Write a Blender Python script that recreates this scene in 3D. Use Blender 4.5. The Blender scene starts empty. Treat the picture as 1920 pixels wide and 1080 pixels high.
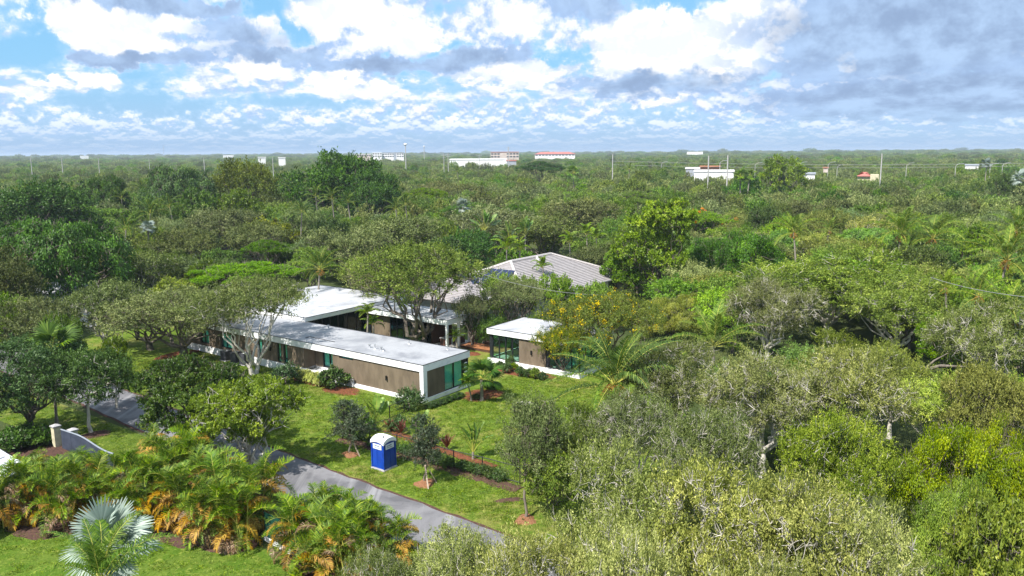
import bpy, math, random
import numpy as np
from mathutils import Matrix, Vector

# ------------------------------------------------------------------ scene, camera, sky, sun
SC = bpy.context.scene
COL = SC.collection
rad = math.radians
CAMH, FPX, HY = 21.5, 1500.0, 285.5          # camera height (m), focal length in photo pixels, horizon row
PITCH = math.atan((540 - HY) / FPX)
ROLL = math.atan(12.5 / 1920)
_F = np.array([0, math.cos(PITCH), -math.sin(PITCH)])
_R0 = np.array([1.0, 0, 0])
_U0 = np.cross(_R0, _F)
_R = math.cos(ROLL) * _R0 - math.sin(ROLL) * _U0
_U = math.sin(ROLL) * _R0 + math.cos(ROLL) * _U0
cam = bpy.data.cameras.new('camera')
camo = bpy.data.objects.new('camera', cam)
COL.objects.link(camo)
cam.sensor_width = 36
cam.lens = 36 * FPX / 1920
cam.clip_start = 0.5
cam.clip_end = 40000
_m = Matrix([[_R[i], _U[i], -_F[i], [0, 0, CAMH][i]] for i in range(3)] + [[0, 0, 0, 1]])
camo.matrix_world = _m
SC.camera = camo

SUN_EL, SUN_AZ = rad(52), math.atan2(-0.64, -0.77)      # azimuth measured from +Y towards +X
_sd = np.array([math.sin(SUN_AZ) * math.cos(SUN_EL), math.cos(SUN_AZ) * math.cos(SUN_EL), math.sin(SUN_EL)])
sl = bpy.data.lights.new('sun', 'SUN')
sl.energy = 5.0
sl.angle = rad(0.6)
sl.color = (1.0, 0.955, 0.885)
so = bpy.data.objects.new('sun', sl)
COL.objects.link(so)
so.rotation_euler = Vector(_sd).to_track_quat('Z', 'Y').to_euler()
SC.view_settings.view_transform = 'Standard'
SC.view_settings.look = 'None'
SC.view_settings.exposure = 0.85
SC.view_settings.gamma = 1.0
SC.view_settings.use_curve_mapping = False
cy = SC.cycles
cy.max_bounces = 7
cy.diffuse_bounces = 3
cy.glossy_bounces = 3
cy.transmission_bounces = 6
cy.transparent_max_bounces = 10
cy.volume_bounces = 0
cy.caustics_reflective = False
cy.caustics_refractive = False
cy.use_denoising = True


class NB:
    """small helper for writing node trees"""
    def __init__(self, nt):
        self.nt = nt
        self.x = 0

    def n(self, t, **kw):
        nd = self.nt.nodes.new(t)
        self.x += 40
        nd.location = (self.x, 0)
        for k, v in kw.items():
            setattr(nd, k, v)
        return nd

    def put(self, sock, v):
        if isinstance(v, bpy.types.NodeSocket):
            self.nt.links.new(v, sock)
        else:
            sock.default_value = v

    def m(self, op, a, b=0.0, c=0.0, clamp=False):
        nd = self.n('ShaderNodeMath', operation=op, use_clamp=clamp)
        for i, v in enumerate((a, b, c)):
            self.put(nd.inputs[i], v)
        return nd.outputs[0]

    def ss(self, v, lo, hi, a=0.0, b=1.0):
        nd = self.n('ShaderNodeMapRange', interpolation_type='SMOOTHSTEP')
        for i, q in enumerate((v, lo, hi, a, b)):
            self.put(nd.inputs[i], q)
        return nd.outputs[0]

    def mix(self, f, a, b, blend='MIX'):
        nd = self.n('ShaderNodeMix', data_type='RGBA', blend_type=blend)
        self.put(nd.inputs[0], f)
        for s, v in ((nd.inputs[6], a), (nd.inputs[7], b)):
            self.put(s, (*v, 1) if isinstance(v, tuple) and len(v) == 3 else v)
        return nd.outputs[2]

    def noise(self, vec, scale, detail=4, rough=0.55, dist=0.0):
        nd = self.n('ShaderNodeTexNoise')
        if vec is not None:
            self.put(nd.inputs['Vector'], vec)
        nd.inputs['Scale'].default_value = scale
        nd.inputs['Detail'].default_value = detail
        nd.inputs['Roughness'].default_value = rough
        nd.inputs['Distortion'].default_value = dist
        return nd.outputs['Fac']

    def xyz(self, x, y, z):
        nd = self.n('ShaderNodeCombineXYZ')
        for i, v in enumerate((x, y, z)):
            self.put(nd.inputs[i], v)
        return nd.outputs[0]


def azel(x, y):
    d = _F * FPX + _R * (x - 960) + _U * (540 - y)
    d = d / np.linalg.norm(d)
    return math.atan2(d[0], d[1]), math.asin(d[2])


def build_world():
    w = bpy.data.worlds.new('World')
    SC.world = w
    w.use_nodes = True
    nt = w.node_tree
    nt.nodes.clear()
    b = NB(nt)
    out = b.n('ShaderNodeOutputWorld')
    bg = b.n('ShaderNodeBackground')
    sky = b.n('ShaderNodeTexSky', sky_type='NISHITA', sun_disc=False)
    sky.sun_elevation = SUN_EL
    sky.sun_rotation = SUN_AZ
    sky.air_density = 1.0
    sky.dust_density = 0.6
    sky.ozone_density = 2.0
    STR = 0.08
    geo = b.n('ShaderNodeTexCoord')
    sep = b.n('ShaderNodeSeparateXYZ')
    nt.links.new(geo.outputs['Generated'], sep.inputs[0])
    X, Y, Z = sep.outputs
    az = b.m('ARCTAN2', X, Y)
    el = b.m('ARCSINE', Z)
    hl = b.m('SQRT', b.m('ADD', b.m('MULTIPLY', X, X), b.m('MULTIPLY', Y, Y)))
    hx, hy = b.m('DIVIDE', X, hl), b.m('DIVIDE', Y, hl)
    # a cloud deck seen at a grazing angle: the rows of puffs get lower and smaller towards the horizon
    eb = b.m('MAXIMUM', b.m('ADD', el, 0.012), 0.0005)
    lg = b.m('LOGARITHM', eb, math.e)

    def q(dz, sx, sz):
        """direction coordinates; dz shifts the sample upwards (for lit tops and shaded bases)"""
        return b.xyz(b.m('MULTIPLY', hx, sx), b.m('MULTIPLY', hy, sx), b.m('ADD', b.m('MULTIPLY', lg, sz), dz * sz))

    def two(dz, sx, sz, det, rg):
        """bigger puffs high up, smaller ones low down"""
        a, c = b.noise(q(dz, sx, sz), 1.0, det, rg), b.noise(q(dz, sx * 2.3, sz * 1.15), 1.0, det, rg)
        f = b.ss(el, 0.035, 0.085)
        return b.m('ADD', b.m('MULTIPLY', a, f), b.m('MULTIPLY', c, b.m('SUBTRACT', 1.0, f)))
    warp = two(0, 20, 2.6, 6, 0.62)
    wv = b.m('MULTIPLY', b.m('SUBTRACT', warp, 0.5), 0.17)

    # placed cloud masses (photo pixel centre and radii give the direction they stand in)
    def blobs(lst, base=-9.0):
        acc = base
        for (x, y, rx, ry, wgt) in lst:
            a0, e0 = azel(x, y)
            ra, re_ = rx / FPX, ry / FPX
            da = b.m('DIVIDE', b.m('SUBTRACT', b.m('ADD', az, b.m('MULTIPLY', wv, 0.60)), a0), ra)
            de = b.m('DIVIDE', b.m('SUBTRACT', b.m('ADD', el, b.m('MULTIPLY', wv, 0.34)), e0), re_)
            d = b.m('SUBTRACT', 1.0, b.m('SQRT', b.m('ADD', b.m('MULTIPLY', da, da), b.m('MULTIPLY', de, de))))
            acc = b.m('MAXIMUM', acc, b.m('MULTIPLY', d, wgt))
        return acc
    white = blobs([(1290, 95, 200, 66, 1), (1420, 40, 105, 56, 1), (1180, 62, 80, 42, .9), (1340, 128, 110, 34, .9), (190, 40, 110, 50, 1), (255, 75, 70, 26, .9),
                   (650, 26, 90, 36, 1), (760, 75, 80, 26, 1), (515, 42, 24, 34, .8), (500, 130, 64, 20, .8), (640, 152, 60, 28, .9), (955, 136, 105, 24, .9), (720, 162, 50, 18, .8),
                   (1590, 122, 22, 32, .9), (985, 30, 40, 34, .7), (1165, 142, 40, 12, .7), (1240, 190, 40, 9, .7), (590, 228, 40, 7, .6), (855, 230, 45, 7, .6), (180, 150, 50, 14, .7), (60, 170, 40, 10, .6)])
    dark = blobs([(1700, 60, 260, 84, 1), (1880, 20, 220, 90, 1), (1800, 180, 330, 40, 1), (1560, 215, 90, 12, .8), (1250, 156, 170, 22, .85), (255, 106, 110, 13, .9),
                  (520, 100, 120, 16, .7), (300, 6, 170, 14, .9), (890, 112, 90, 18, .8), (1110, 8, 75, 26, .8), (470, 62, 80, 24, .6), (740, 118, 150, 12, .7)])
    blue = blobs([(1170, 10, 110, 22, 1), (490, 8, 50, 18, 1), (1330, 4, 80, 16, 1), (850, 98, 70, 18, .7), (270, 195, 120, 24, .7), (40, 30, 40, 30, .5), (30, 90, 50, 30, .6), (570, 190, 120, 14, .6), (560, 60, 30, 40, .6), (1050, 110, 50, 20, .5)])
    n1 = two(0, 13, 2.4, 8, 0.60)
    n1u = two(0.14, 13, 2.4, 8, 0.60)
    n2 = two(0, 42, 7.5, 6, 0.60)
    n2u = two(0.06, 42, 7.5, 6, 0.60)
    wm = b.ss(white, -0.20, 0.40)
    dm = b.ss(dark, -0.35, 0.50)
    bm = b.ss(blue, -0.3, 0.5)
    dens = b.m('ADD', n1, b.m('ADD', b.m('MULTIPLY', b.m('MAXIMUM', wm, dm), 0.30), b.m('MULTIPLY', bm, -0.20)))
    dens = b.m('ADD', dens, b.m('MULTIPLY', b.m('SUBTRACT', n2, 0.5), 0.46))
    hor = b.ss(el, 0.004, 0.055)
    cover = b.m('MULTIPLY', b.ss(dens, 0.405, 0.555), b.m('ADD', 0.12, b.m('MULTIPLY', hor, 0.88)))
    thin = b.ss(dens, 0.30, 0.50)
    lit = b.ss(b.m('ADD', b.m('MULTIPLY', b.m('SUBTRACT', n1, n1u), 1.0), b.m('MULTIPLY', b.m('SUBTRACT', n2, n2u), 0.60)), -0.10, 0.12)
    lit = b.m('ADD', b.m('MULTIPLY', lit, 0.85), b.m('MULTIPLY', wm, 0.70))
    lit = b.m('SUBTRACT', lit, b.m('MULTIPLY', dm, 0.95), clamp=True)
    puff = b.noise(q(0, 22, 4.0), 1.0, 7, 0.6)
    ccol = b.mix(lit, SHADE, WHITE)
    ccol = b.mix(b.m('MULTIPLY', dm, 0.75), ccol, b.mix(b.ss(puff, 0.32, 0.68), DARK0, DARK1))
    skc = b.n('ShaderNodeVectorMath', operation='SCALE')
    nt.links.new(sky.outputs[0], skc.inputs[0])
    skc.inputs['Scale'].default_value = STR
    # hazy azure between the clouds, paler low down
    air = b.mix(b.ss(el, 0.0, 0.11), AIR0, AIR1)
    base = b.mix(0.75, skc.outputs[0], air)
    base = b.mix(b.m('MULTIPLY', b.m('MULTIPLY', thin, hor), 0.55), base, VEIL)
    fin = b.mix(cover, base, ccol)
    nt.links.new(fin, bg.inputs['Color'])
    bg.inputs['Strength'].default_value = 1.0      # the sky texture itself is scaled by STR above
    nt.links.new(bg.outputs[0], out.inputs[0])
    w.cycles.sampling_method = 'MANUAL'
    w.cycles.sample_map_resolution = 512


WHITE, SHADE, VEIL = (0.66, 0.665, 0.67), (0.25, 0.355, 0.54), (0.35, 0.48, 0.63)
DARK0, DARK1 = (0.155, 0.215, 0.325), (0.30, 0.41, 0.57)
AIR0, AIR1 = (0.17, 0.31, 0.53), (0.140, 0.355, 0.575)
build_world()


# ------------------------------------------------------------------ helpers
def P(x, y, z=0.0):
    """point of the place at height z seen at photo pixel x, y (used to survey positions)"""
    d = _F * FPX + _R * (x - 960) + _U * (540 - y)
    t = (z - CAMH) / d[2]
    return np.array([d[0] * t, d[1] * t, z])


def at_d(x, y, d):
    """point seen at pixel x, y at ground distance d"""
    b2 = _F * FPX + _R * (x - 960) + _U * (540 - y)
    k = d / math.hypot(b2[0], b2[1])
    return np.array([b2[0] * k, b2[1] * k, CAMH + b2[2] * k])


def proj(p):
    v = np.asarray(p, float) - np.array([0, 0, CAMH])
    zc = v @ _F
    return 960 + FPX * (v @ _R) / zc, 540 - FPX * (v @ _U) / zc, zc


O = np.array([-7.7196, 66.8611, 0.0])
VU = np.array([-0.81113556, 0.58485819, 0])
VV = np.array([0.58485819, 0.81113556, 0])
HROT = math.atan2(VV[1], VV[0])


def Hw(v, u, z=0.0):
    p = O + VV * v + VU * u
    return (p[0], p[1], z)


def to_vu(p):
    d = np.asarray(p, float) - O
    return d @ VV, d @ VU


def mesh(name, V, F, mats=(), mi=None, tint=None, smooth=False):
    me = bpy.data.meshes.new(name)
    if isinstance(F, np.ndarray):
        V = np.asarray(V, np.float32)
        n, k = F.shape
        me.vertices.add(len(V))
        me.vertices.foreach_set('co', V.ravel())
        me.loops.add(n * k)
        me.loops.foreach_set('vertex_index', F.astype(np.int32).ravel())
        me.polygons.add(n)
        me.polygons.foreach_set('loop_start', np.arange(0, n * k, k, dtype=np.int32))
        me.polygons.foreach_set('loop_total', np.full(n, k, np.int32))
    else:
        me.from_pydata([tuple(map(float, v)) for v in V], [], [tuple(map(int, f)) for f in F])
    for m in mats:
        me.materials.append(m)
    if mi is not None:
        me.polygons.foreach_set('material_index', np.asarray(mi, np.int32))
    if tint is not None:
        a = me.attributes.new('tint', 'FLOAT', 'FACE')
        a.data.foreach_set('value', np.asarray(tint, np.float32))
    me.update(calc_edges=True)
    if smooth:
        me.polygons.foreach_set('use_smooth', np.ones(len(me.polygons), bool))
    return me


def obj(name, me, parent=None, loc=(0, 0, 0), rot=(0, 0, 0), scale=(1, 1, 1)):
    o = bpy.data.objects.new(name, me)
    COL.objects.link(o)
    if parent is not None:
        o.parent = parent
    o.location = loc
    o.rotation_euler = rot
    o.scale = scale
    return o


def tag(o, label=None, cat=None, group=None, kind=None):
    if label:
        o['label'] = label
    if cat:
        o['category'] = cat
    if group:
        o['group'] = group
    if kind:
        o['kind'] = kind
    return o


def thing(name, label, cat, loc=(0, 0, 0), rz=0.0, group=None, scale=(1, 1, 1)):
    o = obj(name, None, None, loc, (0, 0, rz), scale)
    o.empty_display_size = 0.3
    return tag(o, label, cat, group)


class G:
    """collects boxes, prisms, tubes into one mesh"""
    def __init__(self):
        self.v, self.f, self.mi = [], [], []

    def add(self, V, F, mi=0):
        k = len(self.v)
        self.v += [tuple(p) for p in V]
        for f in F:
            self.f.append(tuple(i + k for i in f))
            self.mi.append(mi)
        return self

    def box(self, x0, x1, y0, y1, z0, z1, mi=0):
        V = [(x, y, z) for z in (z0, z1) for (x, y) in ((x0, y0), (x1, y0), (x1, y1), (x0, y1))]
        return self.add(V, [(3, 2, 1, 0), (4, 5, 6, 7), (0, 1, 5, 4), (1, 2, 6, 5), (2, 3, 7, 6), (3, 0, 4, 7)], mi)

    def cyl(self, p0, p1, r0, r1=None, n=8, mi=0, caps=True):
        r1 = r0 if r1 is None else r1
        V, F = tube_arr(np.array([p0, p1], float), [r0, r1], n)
        F = [tuple(f) for f in F]
        if caps:
            F.append(tuple(range(n))[::-1])
            F.append(tuple(range(n, 2 * n)))
        return self.add(V, F, mi)

    def tube(self, pts, r, n=6, mi=0):
        V, F = tube_arr(np.array(pts, float), r if hasattr(r, '__len__') else [r] * len(pts), n)
        return self.add(V, F, mi)

    def me(self, name, *mats, smooth=False):
        return mesh(name, self.v, self.f, mats, self.mi, None, smooth)

    def build(self, name, mats, parent=None, smooth=False, **kw):
        mats = mats if isinstance(mats, (list, tuple)) else [mats]
        return obj(name, self.me(name, *mats, smooth=smooth), parent, **kw)


def tube_arr(pts, rr, n):
    pts = np.asarray(pts, float)
    rr = np.asarray(rr, float)
    k = len(pts)
    T = np.gradient(pts, axis=0)
    T /= np.linalg.norm(T, axis=1)[:, None] + 1e-9
    ref = np.array([0, 0, 1.0]) if abs(T[:, 2]).mean() < 0.8 else np.array([1.0, 0, 0])
    A = np.cross(T, ref)
    A /= np.linalg.norm(A, axis=1)[:, None] + 1e-9
    B = np.cross(T, A)
    th = np.arange(n) * 2 * math.pi / n
    V = (pts[:, None] + rr[:, None, None] * (np.cos(th)[None, :, None] * A[:, None] + np.sin(th)[None, :, None] * B[:, None])).reshape(-1, 3)
    F = []
    for i in range(k - 1):
        for j in range(n):
            a, c = i * n + j, i * n + (j + 1) % n
            F.append((a, c, c + n, a + n))
    return V, F


# ------------------------------------------------------------------ materials
def mat(name):
    m = bpy.data.materials.new(name)
    m.use_nodes = True
    nt = m.node_tree
    nt.nodes.clear()
    b = NB(nt)
    out = b.n('ShaderNodeOutputMaterial')
    return m, b, out


def pbr(b, out, col, rough=0.7, spec=0.3, metal=0.0, bump=None, bstr=0.3, bdist=0.02):
    p = b.n('ShaderNodeBsdfPrincipled')
    b.put(p.inputs['Base Color'], (*col, 1) if isinstance(col, tuple) else col)
    b.put(p.inputs['Roughness'], rough)
    p.inputs['Specular IOR Level'].default_value = spec
    p.inputs['Metallic'].default_value = metal
    if bump is not None:
        bp = b.n('ShaderNodeBump')
        bp.inputs['Strength'].default_value = bstr
        bp.inputs['Distance'].default_value = bdist
        b.put(bp.inputs['Height'], bump)
        b.nt.links.new(bp.outputs[0], p.inputs['Normal'])
    b.nt.links.new(p.outputs[0], out.inputs['Surface'])
    return p


def simple(name, c0, c1=None, scale=3.0, rough=0.7, spec=0.3, metal=0.0, detail=6, bump=0.15, lo=0.35, hi=0.65, stretch=None):
    m, b, out = mat(name)
    tc = b.n('ShaderNodeTexCoord').outputs['Object']
    if stretch:
        mp = b.n('ShaderNodeMapping')
        b.nt.links.new(tc, mp.inputs[0])
        mp.inputs['Scale'].default_value = stretch
        tc = mp.outputs[0]
    nz = b.noise(tc, scale, detail, 0.6)
    c = b.mix(b.ss(nz, lo, hi), c0, c1 if c1 else tuple(x * 0.85 for x in c0))
    pbr(b, out, c, rough, spec, metal, nz, bump)
    return m


FOLIAGE = {}


def foliage(name, dark, mid, light, trans=0.28, rough=0.55, spec=0.25, var=0.15):
    FOLIAGE[name] = (dark, mid, light, trans, rough, spec)
    m, b, out = mat(name)
    at = b.n('ShaderNodeAttribute', attribute_name='tint').outputs['Fac']
    oi = b.n('ShaderNodeObjectInfo')
    cr = b.n('ShaderNodeValToRGB')
    e = cr.color_ramp.elements
    e[0].position, e[0].color = 0.08, (*(0.85 * q for q in dark), 1)
    e[1].position, e[1].color = 1.0, (*light, 1)
    k = e.new(0.56)
    k.color = (*mid, 1)
    b.nt.links.new(at, cr.inputs[0])
    hs = b.n('ShaderNodeHueSaturation')
    b.put(hs.inputs['Hue'], b.m('ADD', 0.490, b.m('MULTIPLY', oi.outputs['Random'], 0.022)))
    r2 = b.m('FRACT', b.m('MULTIPLY', oi.outputs['Random'], 7.31))
    b.put(hs.inputs['Saturation'], b.m('ADD', 0.9, b.m('MULTIPLY', r2, 0.2)))
    b.put(hs.inputs['Value'], b.m('ADD', 1.0 - var, b.m('MULTIPLY', b.m('FRACT', b.m('MULTIPLY', oi.outputs['Random'], 13.7)), 2 * var)))
    b.nt.links.new(cr.outputs[0], hs.inputs['Color'])
    col = b.mix(1.0, hs.outputs[0], oi.outputs['Color'], 'MULTIPLY')
    p = b.n('ShaderNodeBsdfPrincipled')
    b.put(p.inputs['Base Color'], col)
    p.inputs['Roughness'].default_value = rough
    p.inputs['Specular IOR Level'].default_value = spec
    t = b.n('ShaderNodeBsdfTranslucent')
    b.put(t.inputs['Color'], b.mix(1.0, col, (1.25, 1.35, 0.6), 'MULTIPLY'))
    mx = b.n('ShaderNodeMixShader')
    mx.inputs[0].default_value = trans
    b.nt.links.new(p.outputs[0], mx.inputs[1])
    b.nt.links.new(t.outputs[0], mx.inputs[2])
    b.nt.links.new(mx.outputs[0], out.inputs['Surface'])
    return m


M = {}
M['oak'] = foliage('oak_leaf', (0.090, 0.114, 0.028), (0.200, 0.228, 0.066), (0.440, 0.448, 0.185), 0.27, 0.6, 0.12)
M['oakgrey'] = foliage('grey_oak_leaf', (0.074, 0.100, 0.030), (0.150, 0.185, 0.062), (0.315, 0.335, 0.140), 0.24, 0.6, 0.14)
M['oakgreen'] = foliage('green_oak_leaf', (0.062, 0.098, 0.016), (0.150, 0.205, 0.032), (0.320, 0.365, 0.080), 0.27, 0.55, 0.15)
M['young'] = foliage('young_oak_leaf', (0.035, 0.055, 0.028), (0.065, 0.095, 0.045), (0.120, 0.150, 0.090), 0.2, 0.5, 0.3)
M['ficus'] = foliage('ficus_leaf', (0.028, 0.066, 0.008), (0.066, 0.140, 0.014), (0.160, 0.275, 0.026), 0.24, 0.5, 0.25)
M['dark'] = foliage('dark_leaf', (0.026, 0.052, 0.012), (0.055, 0.100, 0.022), (0.120, 0.180, 0.045), 0.22, 0.5, 0.25)  # dark green leaves; on the left-hand trees this colour also carries cloud shade
M['mango'] = foliage('mango_leaf', (0.030, 0.058, 0.010), (0.058, 0.100, 0.016), (0.120, 0.165, 0.025), 0.22, 0.45, 0.35)
M['lime'] = foliage('yellow_green_leaf', (0.085, 0.135, 0.010), (0.170, 0.240, 0.016), (0.310, 0.370, 0.030), 0.3, 0.5, 0.3)
M['bright'] = foliage('bright_green_leaf', (0.060, 0.115, 0.010), (0.150, 0.245, 0.018), (0.310, 0.400, 0.045), 0.3, 0.45, 0.35)
M['weep'] = foliage('weeping_leaf', (0.080, 0.140, 0.008), (0.210, 0.290, 0.012), (0.410, 0.460, 0.022), 0.3, 0.5, 0.3)
M['mid'] = foliage('mid_green_leaf', (0.055, 0.105, 0.014), (0.130, 0.210, 0.026), (0.260, 0.330, 0.055), 0.27, 0.5, 0.3)
M['flat'] = foliage('poinciana_leaf', (0.060, 0.130, 0.006), (0.125, 0.235, 0.010), (0.230, 0.350, 0.016), 0.3, 0.6, 0.2)
M['gold'] = foliage('golden_leaf', (0.085, 0.105, 0.012), (0.180, 0.195, 0.022), (0.310, 0.315, 0.055), 0.25, 0.55, 0.25)
M['cassia'] = foliage('cassia_leaf', (0.058, 0.100, 0.012), (0.135, 0.185, 0.018), (0.270, 0.295, 0.040), 0.3, 0.55, 0.25)
M['blossom'] = foliage('yellow_blossom', (0.50, 0.33, 0.02), (0.66, 0.48, 0.02), (0.76, 0.62, 0.05), 0.3, 0.6, 0.2, 0.05)
M['orange'] = foliage('orange_blossom', (0.50, 0.14, 0.02), (0.65, 0.22, 0.03), (0.70, 0.32, 0.04), 0.3, 0.6, 0.2, 0.05)
M['palm'] = foliage('palm_leaflet', (0.036, 0.078, 0.010), (0.085, 0.148, 0.020), (0.200, 0.260, 0.045), 0.28, 0.55, 0.14)
M['areca'] = foliage('areca_leaflet', (0.030, 0.075, 0.008), (0.120, 0.205, 0.012), (0.340, 0.410, 0.025), 0.3, 0.5, 0.22, 0.35)
M['arecaold'] = foliage('old_areca_leaflet', (0.130, 0.070, 0.012), (0.370, 0.195, 0.014), (0.520, 0.360, 0.030), 0.3, 0.5, 0.2, 0.35)
M['arecadead'] = foliage('dry_areca_leaflet', (0.100, 0.060, 0.030), (0.230, 0.140, 0.075), (0.420, 0.330, 0.240), 0.15, 0.7, 0.2, 0.3)
M['silver'] = foliage('silver_palm_leaf', (0.15, 0.20, 0.175), (0.27, 0.33, 0.30), (0.50, 0.54, 0.50), 0.15, 0.5, 0.3, 0.08)
M['banana'] = foliage('broad_leaf', (0.065, 0.135, 0.022), (0.140, 0.240, 0.045), (0.300, 0.400, 0.110), 0.3, 0.35, 0.5)
M['shrub'] = foliage('shrub_leaf', (0.030, 0.060, 0.014), (0.062, 0.115, 0.024), (0.140, 0.200, 0.050), 0.22, 0.45, 0.35)
M['varieg'] = foliage('variegated_leaf', (0.140, 0.170, 0.030), (0.330, 0.360, 0.080), (0.620, 0.600, 0.260), 0.25, 0.5, 0.3)
M['red'] = foliage('red_leaf', (0.060, 0.018, 0.014), (0.130, 0.035, 0.022), (0.240, 0.070, 0.045), 0.2, 0.5, 0.3)
M['bark'] = simple('grey_bark', (0.20, 0.17, 0.14), (0.10, 0.085, 0.07), 5, 0.9, 0.1, stretch=(1, 1, 0.25), bump=0.5)
M['palebark'] = simple('pale_bark', (0.62, 0.58, 0.51), (0.36, 0.33, 0.29), 4, 0.9, 0.1, stretch=(1, 1, 0.3), bump=0.4)
M['palmbark'] = simple('palm_bark', (0.30, 0.27, 0.23), (0.17, 0.15, 0.12), 8, 0.9, 0.1, stretch=(0.3, 0.3, 3), bump=0.4)
M['rachis'] = simple('frond_rib', (0.46, 0.43, 0.08), (0.32, 0.33, 0.06), 3, 0.5, 0.3)
M['coconut'] = simple('coconut_cluster', (0.42, 0.22, 0.03), (0.22, 0.10, 0.03), 6, 0.6, 0.3)
M['white'] = simple('white_stucco', (0.80, 0.80, 0.80), (0.58, 0.59, 0.61), 1.1, 0.75, 0.2, lo=0.45, hi=0.8, bump=0.05, stretch=(1, 1, 2.2))
M['drip'] = simple('dark_drip_edge', (0.035, 0.036, 0.04), None, 5, 0.5, 0.4)
M['taupe'] = simple('taupe_stucco', (0.175, 0.138, 0.097), (0.118, 0.092, 0.064), 1.7, 0.9, 0.1, lo=0.32, hi=0.72, bump=0.2, stretch=(1, 1, 0.35))
M['frame'] = simple('dark_frame', (0.018, 0.02, 0.024), None, 5, 0.4, 0.4)
M['lampm'] = simple('black_lamp', (0.012, 0.012, 0.013), None, 5, 0.4, 0.4)
M['floor'] = simple('pale_floor', (0.45, 0.43, 0.40), (0.38, 0.36, 0.33), 2, 0.4, 0.4)
M['interior'] = simple('interior_wall', (0.62, 0.60, 0.56), (0.5, 0.48, 0.45), 2, 0.8, 0.2)
M['curtain'] = simple('pale_blind', (0.70, 0.82, 0.78), (0.60, 0.74, 0.70), 6, 0.8, 0.2, stretch=(1, 1, 0.02))
M['deck'] = simple('cedar_deck', (0.38, 0.17, 0.075), (0.25, 0.10, 0.045), 6, 0.65, 0.3, stretch=(1, 6, 1))
M['cabinet'] = simple('cabinet_wood', (0.13, 0.062, 0.042), (0.085, 0.04, 0.03), 5, 0.6, 0.3, stretch=(1, 1, 4))
M['stone'] = simple('grey_counter', (0.42, 0.41, 0.42), (0.34, 0.33, 0.34), 9, 0.4, 0.4)
M['acunit'] = simple('ac_casing', (0.035, 0.036, 0.045), (0.055, 0.055, 0.065), 4, 0.5, 0.4)
M['potty'] = simple('blue_plastic', (0.006, 0.055, 0.38), (0.005, 0.040, 0.29), 1.6, 0.38, 0.45, bump=0.03)
M['pottytop'] = simple('white_plastic', (0.80, 0.80, 0.82), (0.72, 0.73, 0.76), 5, 0.4, 0.4, bump=0.03)
M['sign'] = simple('sign_panel', (0.70, 0.76, 0.82), None, 4, 0.5, 0.3)
M['ink'] = simple('sign_ink', (0.06, 0.09, 0.22), None, 4, 0.6, 0.3)
M['fence'] = simple('black_fence', (0.014, 0.014, 0.015), None, 4, 0.5, 0.4)
M['green'] = simple('green_screen', (0.008, 0.045, 0.030), (0.012, 0.06, 0.04), 8, 0.8, 0.1)
M['gate'] = simple('grey_gate', (0.052, 0.064, 0.096), (0.036, 0.045, 0.070), 1.5, 0.55, 0.3)
M['gatetop'] = simple('gate_rail', (0.25, 0.28, 0.33), None, 3, 0.45, 0.4)
M['cream'] = simple('cream_stucco', (0.58, 0.54, 0.38), (0.42, 0.39, 0.27), 3, 0.85, 0.15)
M['stake'] = simple('wood_stake', (0.44, 0.36, 0.28), (0.32, 0.25, 0.19), 6, 0.8, 0.2)
M['rock'] = simple('pale_rock', (0.55, 0.52, 0.46), (0.30, 0.28, 0.24), 4, 0.9, 0.1, bump=0.6)
M['tile'] = simple('roof_tile', (0.34, 0.315, 0.315), (0.26, 0.24, 0.24), 2.2, 0.8, 0.2, lo=0.3, hi=0.7)
M['ridge'] = simple('ridge_tile', (0.48, 0.44, 0.43), (0.40, 0.37, 0.36), 3, 0.8, 0.2)
M['paletile'] = simple('pale_roof_tile', (0.58, 0.59, 0.62), (0.45, 0.46, 0.49), 3, 0.8, 0.2)
M['solar'] = simple('solar_panel', (0.010, 0.014, 0.045), (0.016, 0.02, 0.06), 3, 0.15, 0.5)
M['alu'] = simple('aluminium', (0.55, 0.56, 0.58), None, 3, 0.35, 0.5, 0.6)
M['concrete'] = simple('concrete_pole', (0.42, 0.41, 0.40), (0.33, 0.32, 0.31), 3, 0.85, 0.15)
M['farwhite'] = simple('far_white_wall', (0.78, 0.77, 0.76), (0.70, 0.69, 0.68), 0.2, 0.8, 0.2)
M['fartan'] = simple('far_tan_wall', (0.55, 0.47, 0.42), (0.45, 0.38, 0.34), 0.2, 0.8, 0.2)
M['fargrey'] = simple('far_grey_wall', (0.35, 0.38, 0.42), (0.28, 0.30, 0.34), 0.2, 0.7, 0.3)
M['farred'] = simple('far_red_roof', (0.42, 0.15, 0.12), (0.34, 0.12, 0.10), 0.2, 0.8, 0.2)
M['farglass'] = simple('far_window', (0.05, 0.06, 0.075), None, 1, 0.2, 0.5)
M['orangewall'] = simple('orange_sheet', (0.42, 0.17, 0.08), (0.30, 0.12, 0.06), 0.5, 0.8, 0.2)
M['wire'] = simple('wire', (0.30, 0.30, 0.30), None, 3, 0.5, 0.3)
M['teal'] = simple('teal_chair', (0.24, 0.50, 0.40), None, 3, 0.5, 0.3)
M['brownwall'] = simple('brown_wood', (0.10, 0.05, 0.03), (0.07, 0.035, 0.02), 4, 0.6, 0.3)
M['pool'] = simple('blue_tarp', (0.10, 0.42, 0.75), (0.2, 0.5, 0.8), 2, 0.4, 0.4)


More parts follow.
